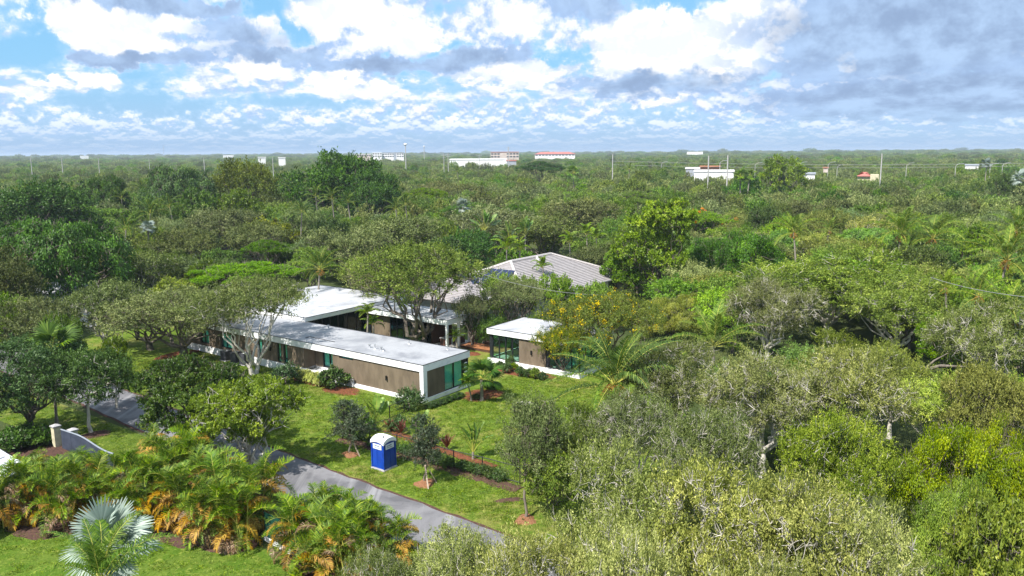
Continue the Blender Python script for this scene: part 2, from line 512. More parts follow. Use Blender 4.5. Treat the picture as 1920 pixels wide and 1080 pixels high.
def glass_mat(name, tint, refl=0.10, thru=1.0):
    m, b, out = mat(name)
    fr = b.n('ShaderNodeLayerWeight')
    fr.inputs['Blend'].default_value = 0.5
    fres = b.m('MULTIPLY', b.m('POWER', fr.outputs['Facing'], 5.0), 0.9)
    g = b.n('ShaderNodeBsdfGlossy')
    g.inputs['Roughness'].default_value = 0.01
    g.inputs['Color'].default_value = (0.9, 0.97, 0.95, 1)
    t = b.n('ShaderNodeBsdfTransparent')
    t.inputs['Color'].default_value = (*tint, 1)
    mx = b.n('ShaderNodeMixShader')
    b.put(mx.inputs[0], b.m('ADD', fres, refl, clamp=True))
    b.nt.links.new(t.outputs[0], mx.inputs[1])
    b.nt.links.new(g.outputs[0], mx.inputs[2])
    b.nt.links.new(mx.outputs[0], out.inputs['Surface'])
    return m


M['glass'] = glass_mat('teal_glass', (0.62, 0.91, 0.86), 0.08)
M['clear'] = glass_mat('clear_green_glass', (0.80, 0.96, 0.90), 0.06)
M['darkglass'] = glass_mat('dark_glass', (0.30, 0.52, 0.48), 0.06)


def roof_mat(name, k):
    m, b, out = mat(name)
    tc = b.n('ShaderNodeTexCoord').outputs['Object']
    a = b.noise(tc, 0.35, 6, 0.62, 0.6)
    f = b.noise(tc, 2.6, 5, 0.6)
    mp = b.n('ShaderNodeMapping')
    b.nt.links.new(tc, mp.inputs[0])
    mp.inputs['Scale'].default_value = (4.0, 0.12, 1)
    s = b.noise(mp.outputs[0], 0.7, 4, 0.5)
    c = b.mix(b.ss(a, 0.42, 0.70), (0.66 * k, 0.67 * k, 0.70 * k), (0.40 * k, 0.41 * k, 0.45 * k))
    c = b.mix(b.m('MULTIPLY', b.ss(f, 0.52, 0.72), 0.35), c, (0.34 * k, 0.35 * k, 0.37 * k))
    br = b.n('ShaderNodeTexBrick')
    b.nt.links.new(tc, br.inputs['Vector'])
    br.inputs['Scale'].default_value = 0.5
    br.inputs['Mortar Size'].default_value = 0.012
    br.inputs['Brick Width'].default_value = 3.2
    br.inputs['Row Height'].default_value = 1.0
    c = b.mix(b.m('MULTIPLY', br.outputs['Fac'], 0.5), c, (0.22, 0.225, 0.24))
    c = b.mix(b.m('MULTIPLY', b.ss(s, 0.58, 0.7), 0.25), c, (0.26, 0.265, 0.28))
    pbr(b, out, c, 0.6, 0.3, 0, f, 0.05)
    return m


M['roof'] = roof_mat('white_roof_membrane', 0.66)
M['roofgrey'] = roof_mat('weathered_roof_membrane', 0.50)


def grass_mat(name, k=1.0, lush=False):
    m, b, out = mat(name)
    tc = b.n('ShaderNodeTexCoord').outputs['Object']
    a = b.noise(tc, 0.16, 5, 0.6, 0.5)
    c1 = b.noise(tc, 1.1, 6, 0.65, 0.4)
    f = b.noise(tc, 7.0, 5, 0.7)
    ff = b.noise(tc, 38.0, 3, 0.6)
    col = b.mix(b.ss(c1, 0.32, 0.68), (0.088 * k, 0.172 * k, 0.010), (0.190 * k, 0.275 * k, 0.026))
    col = b.mix(b.m('MULTIPLY', b.ss(b.m('ADD', a, b.m('MULTIPLY', b.m('SUBTRACT', c1, 0.5), 0.5)), 0.49, 0.62), 0.15 if lush else 0.75), b.mix(0.5, col, (0.07, 0.20, 0.006)) if lush else col, (0.300 * k, 0.270 * k, 0.075))
    col = b.mix(b.m('MULTIPLY', b.ss(a, 0.47, 0.33), 0.55), col, (0.055 * k, 0.140 * k, 0.006))
    col = b.mix(b.m('MULTIPLY', b.ss(f, 0.35, 0.65), 0.55), b.mix(0.45, col, (0.030, 0.050, 0.004)), b.mix(0.18, col, (0.36, 0.36, 0.10)))
    w2 = b.noise(tc, 2.6, 6, 0.7, 1.0)
    col = b.mix(b.m('MULTIPLY', b.ss(w2, 0.54, 0.72), 0.40), col, (0.040, 0.080, 0.005))
    col = b.mix(b.m('MULTIPLY', b.ss(w2, 0.47, 0.33), 0.60), col, (0.340, 0.370, 0.075))
    col = b.mix(b.m('MULTIPLY', ff, 0.14), col, (0.05, 0.075, 0.008))
    pbr(b, out, col, 0.85, 0.12, 0, b.m('ADD', f, ff), 0.9, 0.06)
    return m


M['grass'] = grass_mat('lawn_grass')
M['grass2'] = grass_mat('verge_grass', 0.85)
M['grass3'] = grass_mat('near_lawn_grass', 0.95, True)


def road_mat():
    m, b, out = mat('worn_asphalt')
    tc = b.n('ShaderNodeTexCoord').outputs['Object']
    a = b.noise(tc, 0.22, 6, 0.62, 0.7)
    f = b.noise(tc, 14, 4, 0.7)
    w = b.noise(tc, 1.3, 5, 0.65, 1.2)
    mp = b.n('ShaderNodeMapping')
    b.nt.links.new(tc, mp.inputs[0])
    mp.inputs['Scale'].default_value = (1.2, 0.07, 1)
    s = b.noise(mp.outputs[0], 1.0, 5, 0.6, 0.3)
    c = b.mix(b.ss(a, 0.36, 0.66), (0.085, 0.083, 0.090), (0.195, 0.190, 0.198))
    c = b.mix(b.m('MULTIPLY', b.ss(s, 0.50, 0.72), 0.65), c, (0.33, 0.325, 0.33))
    c = b.mix(b.m('MULTIPLY', b.ss(w, 0.58, 0.74), 0.5), c, (0.055, 0.054, 0.058))
    c = b.mix(b.m('MULTIPLY', f, 0.3), c, (0.10, 0.10, 0.105))
    pbr(b, out, c, 0.85, 0.25, 0, f, 0.25)
    return m


M['road'] = road_mat()
M['tuft'] = foliage('grass_tuft', (0.066, 0.130, 0.008), (0.160, 0.245, 0.020), (0.350, 0.390, 0.080), 0.3, 0.7, 0.1, 0.3)
M['path'] = simple('pale_driveway', (0.52, 0.50, 0.49), (0.42, 0.40, 0.39), 1.5, 0.8, 0.2)
M['mulch'] = simple('red_mulch', (0.205, 0.074, 0.038), (0.090, 0.036, 0.022), 9, 0.95, 0.05, lo=0.3, hi=0.7, bump=1.0)
M['mulch2'] = simple('orange_mulch', (0.27, 0.135, 0.072), (0.16, 0.078, 0.042), 12, 0.95, 0.05, lo=0.3, hi=0.7, bump=1.0)
M['soil'] = simple('brown_mulch', (0.110, 0.062, 0.048), (0.055, 0.034, 0.028), 7, 0.95, 0.05, lo=0.3, hi=0.7, bump=1.0)
M['ground'] = simple('understorey', (0.040, 0.058, 0.018), (0.065, 0.080, 0.030), 0.05, 0.95, 0.05, lo=0.4, hi=0.6)


# ------------------------------------------------------------------ plants: leaf and branch generators
def nrm(a):
    return a / (np.linalg.norm(a, axis=-1, keepdims=True) + 1e-9)


def leaf_quads(C, A, N, L, W, fold=0.12):
    """diamond leaves: base C, axis A, normal N, lengths L, widths W"""
    A = nrm(A)
    S = nrm(np.cross(A, N))
    N2 = np.cross(S, A)
    L = L[:, None]
    W = W[:, None]
    V = np.stack([C, C + A * L * 0.5 + S * W * 0.5 + N2 * L * fold, C + A * L, C + A * L * 0.5 - S * W * 0.5 + N2 * L * fold], 1).reshape(-1, 3)
    F = np.arange(len(C) * 4).reshape(-1, 4)
    return V, F


def lobes_for(style, rng, R, H, base):
    out = []
    if style == 'umbrella':
        for i in range(13):
            a = i * 2.4 + rng.uniform(-.4, .4)
            r = R * math.sqrt((i + 0.3) / 13) * 0.78
            th = (H - base) * rng.uniform(0.20, 0.30)
            z = H - th - (r / R) ** 2 * (H - base) * 0.42 + rng.uniform(-.05, .05) * H
            out.append((r * math.cos(a), r * math.sin(a), z, R * rng.uniform(.26, .38), R * rng.uniform(.26, .38), th))
    elif style == 'dome':
        c = (H + base) / 2
        out.append((0, 0, c, R * .86, R * .86, (H - base) / 2 * .9))
        for i in range(14):
            a = i * 2.4
            zz = rng.uniform(-.5, .9)
            rr = math.sqrt(max(0.05, 1 - zz * zz)) * 0.66
            out.append((R * rr * math.cos(a), R * rr * math.sin(a), c + zz * (H - base) / 2 * .66, R * .36, R * .36, (H - base) * .2))
    elif style == 'column':
        for i in range(8):
            t = i / 7
            r = R * (0.9 - 0.55 * t) * rng.uniform(.75, 1.05)
            out.append((rng.uniform(-.25, .25) * R, rng.uniform(-.25, .25) * R, base + (H - base) * (0.1 + 0.83 * t), r, r, (H - base) * .13))
    elif style == 'flat':
        for i in range(18):
            a = i * 2.4 + rng.uniform(-.3, .3)
            r = R * math.sqrt((i + 0.3) / 18) * 0.85
            z = H - (r / R) ** 2 * (H - base) * 0.55 - (H - base) * .12
            out.append((r * math.cos(a), r * math.sin(a), z, R * .27, R * .27, (H - base) * .13))
    else:   # irregular
        c = base + (H - base) * 0.5
        for i in range(19):
            d = rng.normal(size=3)
            d /= np.linalg.norm(d)
            k = rng.uniform(.35, .74)
            s = rng.uniform(.24, .40)
            out.append((d[0] * R * k, d[1] * R * k, c + d[2] * (H - base) * .5 * k, R * s, R * s, (H - base) * .5 * s * 1.05))
    return np.array(out)


def curve(p0, p1, rng, k=4, wob=0.08, sag=0.0):
    t = np.linspace(0, 1, k)[:, None]
    L = np.linalg.norm(p1 - p0)
    pts = p0 * (1 - t) + p1 * t
    pts[1:-1] += rng.normal(size=(k - 2, 3)) * L * wob
    pts += np.sin(t * math.pi) * np.array([0, 0, sag * L])
    return pts


def make_tree(name, seed, R, H, base, style, nclump, rc, nleaf, L, W, leafm, barkm, mode='spray', trunk_r=0.22, fork=0.5, nlimb=5,
              up=0.5, shell=0.35, twigs=1, flat=0.7, bl=None, lean=0.0, stems=1, sides=6, barelimb=1.0, low=0.25, rs=7):
    """returns (crown mesh, trunk mesh[, blossom mesh])"""
    rng = np.random.default_rng(seed)
    lob = lobes_for(style, rng, R, H, base)
    w = (lob[:, 3] * lob[:, 4]) ** 0.9
    cl, cn = [], []
    tries = 0
    while len(cl) < nclump and tries < nclump * 40:
        tries += 1
        i = rng.choice(len(lob), p=w / w.sum())
        d = rng.normal(size=3)
        d /= np.linalg.norm(d)
        if d[2] < -0.15 and rng.random() > low:
            continue
        k = 1 - abs(rng.normal()) * shell * 0.5
        p = lob[i, :3] + d * lob[i, 3:] * max(k, 0.2)
        e = ((p - lob[:, :3]) / lob[:, 3:])
        if (np.sum(e * e, 1) < 0.55).sum() > (1 if k < .75 else 0) and rng.random() > 0.12:
            continue
        cl.append(p)
        cn.append(nrm(d / lob[i, 3:] * R + 0))
    cl, cn = np.array(cl), np.array(cn)
    n = len(cl)
    zmin = min(base, cl[:, 2].min())
    cl[:, 2] = zmin + (cl[:, 2] - zmin) * (H - .45 * rc - zmin) / (cl[:, 2].max() - zmin)
    cl[:, :2] *= (R - .4 * rc) / np.percentile(np.hypot(cl[:, 0], cl[:, 1]), 96)
    # ---- leaves
    ci = rng.integers(0, n, nleaf)
    if mode == 'rosette':
        ci = np.repeat(rng.integers(0, n, nleaf // rs), rs)
    nl = len(ci)
    csize = rng.uniform(.65, 1.25, n) * rc
    if mode == 'rosette':
        off = np.repeat(nrm(rng.normal(size=(nl // rs, 3))) * np.cbrt(rng.random((nl // rs, 1))), rs, 0)
    else:
        off = nrm(rng.normal(size=(nl, 3))) * np.cbrt(rng.random((nl, 1)))
    off[:, 2] *= flat
    on = cn[ci]
    if mode == 'spray':            # leaves strung along a few upright sprigs per clump
        NS = 7
        sd = nrm(cn[:, None, :] * .8 + np.array([0, 0, .75]) + rng.normal(size=(n, NS, 3)) * .75)
        sb = rng.normal(size=(n, NS, 3)) * np.array([.55, .55, .3])
        sl_ = rng.uniform(.5, 1.7, (n, NS))
        si = rng.integers(0, NS, nl)
        tt = rng.random(nl)[:, None]
        off = sb[ci, si] + sd[ci, si] * sl_[ci, si][:, None] * tt + rng.normal(size=(nl, 3)) * .14 * (1.15 - tt * .6)
    C = cl[ci] + off * csize[ci][:, None]
    if mode == 'droop':
        hang = rng.random((nl, 1)) ** 1.5 * rc * 1.3
        C[:, 2:] -= hang
        A = nrm(on * np.array([1, 1, .2]) * 0.5 + rng.normal(size=(nl, 3)) * 0.45 + np.array([0, 0, -0.9]))
        N = nrm(on + rng.normal(size=(nl, 3)) * 0.4 + np.array([0, 0, .3]))
    elif mode == 'rosette':
        ax = nrm(on * 0.8 + np.array([0, 0, up]) + np.repeat(rng.normal(size=(nl // rs, 3)), rs, 0) * 0.4)
        A = nrm(nrm(rng.normal(size=(nl, 3))) * 1.0 + ax * 0.5)
        N = nrm(ax + rng.normal(size=(nl, 3)) * 0.25)
    elif mode == 'layer':
        A = nrm(rng.normal(size=(nl, 3)) * np.array([1, 1, .25]) + on * .3)
        N = nrm(np.array([0, 0, 1.0]) + rng.normal(size=(nl, 3)) * .35 + on * .3)
    else:
        A = nrm(on * 0.5 + np.array([0, 0, up]) + rng.normal(size=(nl, 3)) * 0.8)
        N = nrm(on * .7 + off * .6 + rng.normal(size=(nl, 3)) * 0.6 + np.array([0, 0, .35]))
    LL = L * rng.uniform(.65, 1.3, nl)
    WW = W * rng.uniform(.7, 1.25, nl)
    V, F = leaf_quads(C, A, N, LL, WW)
    ctint = rng.normal(0.5, 0.25, n)
    tint = np.clip(ctint[ci] * .6 + rng.beta(2, 2.2, nl) * .55 - .06, 0, 1)
    crown = mesh(name + '_crown', V, F, (leafm,), None, tint)
    # ---- wood
    TV, TF = [], []
    cnt = 0

    def addt(pts, rr, sd):
        nonlocal cnt
        v, f = tube_arr(pts, rr, sd)
        TV.append(v)
        TF.append(np.array(f) + cnt)
        cnt += len(v)
    zc = cl[:, 2].min()
    ftop = base * fork + 0.25 * (H - base) * (1 if fork > 0.8 else 0)
    tops = []
    for s in range(stems):
        a = rng.uniform(0, 6.28)
        b0 = np.array([math.cos(a), math.sin(a), 0]) * (0.25 * (stems > 1)) * trunk_r * 4
        top = b0 * 2 + np.array([lean * R * math.cos(a), lean * R * math.sin(a), max(ftop, .5)])
        pts = curve(b0 - np.array([0, 0, .15]), top, rng, 5, 0.03)
        rr = np.linspace(trunk_r * 1.25, trunk_r * .85, 5)
        rr[0] *= 1.25
        addt(pts, rr, max(sides, 7))
        tops.append((top, trunk_r * .85))
    # limbs: clumps grouped by bearing
    ang = np.arctan2(cl[:, 1], cl[:, 0])
    rr_ = np.hypot(cl[:, 0], cl[:, 1])
    grp = ((ang + math.pi + rng.uniform(0, 6)) / (2 * math.pi) * nlimb).astype(int) % nlimb
    grp[rr_ < 0.28 * R] = nlimb
    for g in range(nlimb + 1):
        idx = np.where(grp == g)[0]
        if len(idx) < 1:
            continue
        cen = cl[idx].mean(0)
        st, r0 = tops[g % stems]
        end = st * 0.1 + cen * 0.9
        end[2] -= (H - base) * .06
        lp = curve(st, end, rng, 7, 0.045, -0.04 if g < nlimb else 0)
        lr = np.linspace(r0 * .72, r0 * .22, 7)
        addt(lp, lr, sides)
        # secondary limbs
        ns = max(1, len(idx) // 9)
        sub = rng.choice(idx, min(ns, len(idx)), replace=False)
        nodes = [(lp[j], lr[j]) for j in range(2, 7)]
        for c in sub:
            j = rng.integers(2, 7)
            e = cl[c]
            p = curve(lp[j], lp[j] + (e - lp[j]) * .92, rng, 5, 0.07)
            r = np.linspace(lr[j] * .6, max(lr[j] * .16, .012), 5)
            addt(p, r, max(4, sides - 1))
            nodes += [(p[q], r[q]) for q in (2, 3, 4)]
        NP = np.array([q[0] for q in nodes])
        NR = np.array([q[1] for q in nodes])
        for c in idx:
            if rng.random() > barelimb:
                continue
            e = cl[c] + cn[c] * rc * .35
            j = np.argmin(np.linalg.norm(NP - e, axis=1) + rng.random(len(NP)) * .4)
            p = curve(NP[j], e, rng, 4, 0.09)
            addt(p, np.linspace(NR[j] * .5, .008, 4), 4 if sides > 4 else 3)
            for _ in range(twigs):
                d = nrm(cn[c] + rng.normal(size=3) * .8) * rc * rng.uniform(.7, 1.35)
                q = curve(p[2], p[2] + d, rng, 3, .1)
                addt(q, [.024, .018, .007], 3)
    trunk = mesh(name + '_trunk', np.concatenate(TV), np.concatenate(TF), (barkm,), None, None, True)
    if bl:
        bm_, nb, bL = bl
        ci = np.repeat(rng.integers(0, n, nb), 14)
        nl = len(ci)
        cen = np.repeat(cl[rng.integers(0, n, nb)] + 0, 14, 0) * 0 + cl[ci] + np.repeat(nrm(rng.normal(size=(nb, 3))), 14, 0) * rc * .8 + cn[ci] * rc * .45
        C = cen + rng.normal(size=(nl, 3)) * .13
        V, F = leaf_quads(C, rng.normal(size=(nl, 3)), rng.normal(size=(nl, 3)) + np.array([0, 0, 1]), np.full(nl, bL), np.full(nl, bL * .9))
        return crown, trunk, mesh(name + '_blossom', V, F, (bm_,), None, rng.random(nl))
    return crown, trunk


def frond_mesh(name, seed, L, nleaf, ll, lw, droop, mats, arch=0.5, vee=0.5, sway=0.0, hang=0.45, base=0.18, tintmu=0.5):
    """feather frond along +X from the origin, rising then arching down; leaflets in two ranks"""
    rng = np.random.default_rng(seed)
    k = 12
    t = np.linspace(0, 1, k)
    ang = arch - droop * t ** 1.4
    dx = np.cos(ang) * L / (k - 1)
    dz = np.sin(ang) * L / (k - 1)
    x = np.concatenate([[0], np.cumsum(dx[:-1])])
    z = np.concatenate([[0], np.cumsum(dz[:-1])])
    y = sway * L * t ** 2
    pts = np.stack([x, y, z], 1)
    V, F = tube_arr(pts, np.linspace(0.028, 0.006, k) * L / 4 + 0.004, 4)
    V, F = list(V), [tuple(f) for f in F]
    mi = [1] * len(F)
    tint = [0.5] * len(F)
    T = nrm(np.gradient(pts, axis=0))
    for s in (-1, 1):
        for i in range(nleaf):
            u = base + (1 - base) * (i + rng.uniform(.1, .9)) / nleaf
            f = u * (k - 1)
            j = min(int(f), k - 2)
            p = pts[j] * (1 - f + j) + pts[j + 1] * (f - j)
            tg = T[j]
            side = np.array([0, s, 0.0])
            upv = np.cross(tg, np.array([0, 1.0, 0]))
            upv = upv if upv[2] > 0 else -upv
            le = ll * (math.sin(math.pi * min(1, .22 + .78 * u) ** .9) * .85 + .18) * rng.uniform(.85, 1.12)
            d = nrm(side * 1.0 + tg * (.45 + .5 * u) + upv * vee * rng.uniform(.5, 1.2))
            m = p + d * le * .55
            d2 = nrm(d * (1 - hang) + np.array([0, 0, -1.0]) * hang + rng.normal(size=3) * .12)
            e = m + d2 * le * .5
            wv = nrm(np.cross(d, upv)) * lw * .5
            b = len(V)
            V += [p - wv * .5, p + wv * .5, m + wv, m - wv, e + wv * .12, e - wv * .12]
            F += [(b, b + 1, b + 2, b + 3), (b + 3, b + 2, b + 4, b + 5)]
            tt = float(np.clip(rng.normal(tintmu, .2), 0, 1))
            tint += [tt, tt]
            mi += [0, 0]
    return mesh(name, np.array(V), np.array(F), mats, mi, tint)


def fan_mesh(name, seed, R, n, spread, mats, droop=.2, tintmu=.5):
    """fan leaf: petiole along +X, blade of pleated segments"""
    rng = np.random.default_rng(seed)
    V, F = tube_arr(np.array([(0, 0, 0), (R * .5, 0, R * .12), (R, 0, R * .15)]), [.03, .025, .018], 4)
    V, F = list(V), [tuple(f) for f in F]
    mi, tint = [1] * len(F), [.5] * len(F)
    o = np.array([R, 0, R * .15])
    for i in range(n):
        a = -spread / 2 + spread * i / (n - 1)
        d = np.array([math.cos(a), math.sin(a), 0.10 * math.cos(a) + 0.05 * math.sin(a * 3)])
        s = np.array([-math.sin(a), math.cos(a), .35])
        le = R * rng.uniform(.92, 1.06) * (1 - .12 * (a / spread * 2) ** 2)
        w = le * spread / n * .55
        m = o + d * le * .6
        e = o + d * le + np.array([0, 0, -droop * le * rng.uniform(.5, 1.3)])
        b = len(V)
        V += [o - s * .01, o + s * .01, m + s * w * .6, m - s * w * .6, e + s * w * .12, e - s * w * .12]
        F += [(b, b + 1, b + 2, b + 3), (b + 3, b + 2, b + 4, b + 5)]
        t = float(np.clip(rng.normal(tintmu, .2), 0, 1))
        tint += [t, t]
        mi += [0, 0]
    return mesh(name, np.array(V), np.array(F), mats, mi, tint)


def blade_mesh(name, seed, L, W, mats, droop=.7, stalk=.45, tintmu=.55, tear=True):
    """broad banana-like leaf on a stalk, along +X, built as cross strips so that it looks torn"""
    rng = np.random.default_rng(seed)
    k = 15
    t = np.linspace(0, 1, k)
    ang = .25 - droop * t ** 1.5
    x = np.concatenate([[0], np.cumsum(np.cos(ang[:-1]) * L / (k - 1))])
    z = np.concatenate([[0], np.cumsum(np.sin(ang[:-1]) * L / (k - 1))])
    pts = np.stack([x, 0 * x, z], 1)
    V, F = tube_arr(pts, np.linspace(.035, .008, k) * L / 2.5, 4)
    V, F = list(V), [tuple(f) for f in F]
    mi, tint = [1] * len(F), [.5] * len(F)
    for s in (-1, 1):
        for i in range(int(stalk * k), k - 1):
            u = (t[i] - stalk) / (1 - stalk)
            wd = lambda q: W * .5 * max(0.04, math.sin(math.pi * min(1, max(0, q * .86 + .1))) ** .6)
            w0, w1 = wd(u), wd(u + 1 / ((1 - stalk) * k))
            dz = rng.uniform(-.35, -.02) if tear else -.1
            b = len(V)
            V += [pts[i] + (0, s * .005, .004), pts[i + 1] + (0, s * .005, .004), pts[i + 1] + np.array([.02, s * w1, w1 * (.35 + dz)]), pts[i] + np.array([.04, s * w0, w0 * (.35 + dz)])]
            F.append((b, b + 1, b + 2, b + 3))
            mi.append(0)
            tint.append(float(np.clip(rng.normal(tintmu, .18), 0, 1)))
    return mesh(name, np.array(V), np.array(F), mats, mi, tint)


# ------------------------------------------------------------------ ground, road, lawns
def ground_sheet(name, pts, z, m, sub=0):
    me = mesh(name, [(p[0], p[1], z) for p in pts], [tuple(range(len(pts)))], (m,))
    if me.polygons[0].normal.z < 0:
        me.flip_normals()
    return tag(obj(name, me), kind='structure')


ang = np.linspace(0, 2 * math.pi, 65)[:-1]
ground_sheet('ground', [(9000 * math.cos(a), 9000 * math.sin(a)) for a in ang], 0.0, M['ground'])
ground_sheet('front_lawn', [Hw(v, u) for v, u in ((-12.6, 44), (-13.8, 20), (-14.6, 0), (-15.1, -10), (-15.7, -24), (-4, -26), (6, -24), (14, -16), (24, -14), (24, 12), (20, 40), (-2, 52))], 0.012, M['grass'])
ground_sheet('side_lawn', [Hw(v, u) for v, u in ((-18.0, 44), (-18.2, 20), (-18.7, 2), (-19.2, -10), (-19.6, -22), (-23, -22), (-23, 8), (-23.4, 40))], 0.012, M['grass2'])
ground_sheet('near_lawn', [Hw(v, u) for v, u in ((-24.4, -30), (-24.4, -9), (-24.4, 8), (-28.5, 12), (-60, 40), (-70, -30))], 0.012, M['grass3'])


def strip(name, line, z, m, thick=0.0):
    """line: list of (u, v_far, v_near)"""
    V, F = [], []
    for u, a, b in line:
        V += [Hw(a, u, z), Hw(b, u, z)]
    for i in range(len(line) - 1):
        F.append((2 * i, 2 * i + 2, 2 * i + 3, 2 * i + 1))
    me = mesh(name, V, F, (m,))
    if me.polygons[0].normal.z < 0:
        me.flip_normals()
    return me


rng = np.random.default_rng(5)
line = []
for u in np.linspace(75, -60, 140):
    a = np.interp(u, [-60, -20, 0, 24, 75], [-17.6, -15.5, -14.55, -12.9, -10.5])
    line.append((u, a + rng.normal() * .05, a - 4.25 + rng.normal() * .05))
tag(obj('road', strip('road', line, 0.03, M['road'])), kind='structure')
tag(obj('road_edge_soil', strip('road_edge_soil', [(u, a + .22 + .08 * math.sin(u * 3), b - .25) for u, a, b in line], 0.02, M['soil'])), kind='structure')
# the pale walk behind the left oak
ground_sheet('footpath', [P(150, 611), P(166, 602), P(262, 590), P(262, 604), P(212, 609), P(170, 614)], 0.05, M['path'])


def patch(name, cx, cy, rx, ry, z, m, seed=0, rot=0.0, n=36, rough=.1, mound=.08):
    """mulch bed with a ragged rim, slightly mounded"""
    r = np.random.default_rng(seed)
    V, F = [(cx, cy, z + mound)], []
    k = [1 + rough * (math.sin(2 * a + seed) + math.sin(3 * a + 2 * seed) * .6 + r.normal() * .35) for a in np.linspace(0, 2 * math.pi, n + 1)[:-1]]
    for ring, f in enumerate((.4, .75, 1.0)):
        for i in range(n):
            a = 2 * math.pi * i / n
            x, y = rx * k[i] * f * math.cos(a), ry * k[i] * f * math.sin(a)
            V.append((cx + x * math.cos(rot) - y * math.sin(rot), cy + x * math.sin(rot) + y * math.cos(rot), z + (mound * (1 - f) + (r.uniform(0, .04) if f < 1 else -0.01))))
    for i in range(n):
        j = (i + 1) % n
        F.append((0, 1 + i, 1 + j))
        for q in range(2):
            a = 1 + q * n
            F.append((a + i, a + n + i, a + n + j, a + j))
    return obj(name, mesh(name, V, F, (m,)))


def bed(label, x, y, rx, ry, m='mulch', seed=1, rot=HROT, **kw):
    p = P(x, y)
    o = patch('mulch_bed', p[0], p[1], rx, ry, .02, M[m], seed, rot, **kw)
    return tag(o, kind='structure')


bed('', 905, 741, 2.0, 1.9, seed=2)
bed('', 985, 700, 1.2, 3.6, seed=3, rot=HROT)
bed('', 642, 733, 1.3, 1.9, seed=4)
bed('', 582, 716, .9, 3.0, seed=5)
bed('', 888, 664, .8, .8, seed=6)
bed('', 930, 640, 2.4, 1.2, seed=7)
bed('', 335, 665, 2.6, 1.4, seed=8, m='mulch')
bed('', 178, 815, 1.25, .9, seed=9, m='soil')
bed('', 70, 850, 3.4, 1.8, seed=10, m='soil')
bed('', 330, 975, 2.4, 5.0, seed=11, m='soil')
bed('', 425, 1008, 1.6, 2.2, seed=12, m='soil')
bed('', 110, 960, 3.0, 3.5, seed=13, m='soil')
bed('', 640, 1060, 1.8, 3.6, seed=14, m='soil')
bed('', 955, 938, .9, .35, seed=15, m='soil', rot=.3)


def ribbon(pix, w0, w1, m, z=.022, seed=0):
    r = np.random.default_rng(seed)
    pts = [P(*q)[:2] for q in pix]
    d = np.concatenate([[0], np.cumsum([np.linalg.norm(pts[i + 1] - pts[i]) for i in range(len(pts) - 1)])])
    s = np.linspace(0, d[-1], int(d[-1] / .35) + 2)
    X = np.stack([np.interp(s, d, [p[i] for p in pts]) for i in (0, 1)], 1)
    T = nrm(np.gradient(X, axis=0))
    N = np.stack([-T[:, 1], T[:, 0]], 1)
    V, F = [], []
    for i in range(len(s)):
        for k, q in enumerate((w0, 0.0, -w1)):
            p = X[i] + N[i] * q * (1 + r.normal() * .12)
            V.append((p[0], p[1], z + (.06 if k == 1 else 0)))
    for i in range(len(s) - 1):
        for k in (0, 1):
            a = i * 3 + k
            F.append((a + 1, a + 4, a + 3, a))
    me = mesh('mulch_strip', V, F, (M[m],))
    if me.polygons[0].normal.z < 0:
        me.flip_normals()
    return tag(obj('mulch_strip', me), kind='structure')


ribbon([(640, 822), (694, 836), (745, 849), (851, 881), (905, 895), (975, 918)], .45, .75, 'soil', seed=1)
ribbon([(728, 806), (760, 818), (800, 832), (845, 848), (900, 866), (930, 876)], .35, .55, 'mulch', seed=2)


# ------------------------------------------------------------------ the flat-roofed house
def wall_segments(g, axis, a0, a1, c0, c1, z0, z1, holes, mi=0):
    """wall slab running along axis ('u' or 'v') from a0 to a1 with rectangular holes (a0,a1,z0,z1)"""
    def bx(s0, s1, q0, q1):
        if s1 - s0 > 1e-3 and q1 - q0 > 1e-3:
            if axis == 'u':
                g.box(c0, c1, s0, s1, q0, q1, mi)
            else:
                g.box(s0, s1, c0, c1, q0, q1, mi)
    cur = a0
    for h in sorted(holes):
        bx(cur, h[0], z0, z1)
        bx(h[0], h[1], z0, h[2])
        bx(h[0], h[1], h[3], z1)
        cur = h[1]
    bx(cur, a1, z0, z1)


def roof_slab(root, v0, v1, u0, u1, zb, zt, off=(0, 0, 0), m='roof'):
    """white fascia box, dark drip edge round the rim, membrane"""
    G().box(v0, v1, u0, u1, zb, zt).build('fascia', M['white'], root, loc=off)
    e = .07
    g = G()
    g.box(v0 - .015, v0 + e, u0 - .015, u1 + .015, zt + .002, zt + .045)
    g.box(v1 - e, v1 + .015, u0 - .015, u1 + .015, zt + .002, zt + .045)
    g.box(v0 + e, v1 - e, u0 - .015, u0 + e, zt + .002, zt + .045)
    g.box(v0 + e, v1 - e, u1 - e, u1 + .015, zt + .002, zt + .045)
    g.build('drip_edge', M['drip'], root, loc=off)
    # membrane: gently uneven sheet
    r = np.random.default_rng(int(abs(v0 * 7 + u1 * 3)))
    nv, nu = 10, 26
    V, F = [], []
    for i in range(nu + 1):
        for j in range(nv + 1):
            edge = i in (0, nu) or j in (0, nv)
            V.append((v0 + e + (v1 - v0 - 2 * e) * j / nv, u0 + e + (u1 - u0 - 2 * e) * i / nu, zt + .012 + (0 if edge else r.uniform(0, .02))))
    for i in range(nu):
        for j in range(nv):
            a = i * (nv + 1) + j
            F.append((a, a + 1, a + nv + 2, a + nv + 1))
    me = mesh('roof', V, F, (M[m],))
    if me.polygons[0].normal.z < 0:
        me.flip_normals()
    obj('roof', me, root, loc=off)


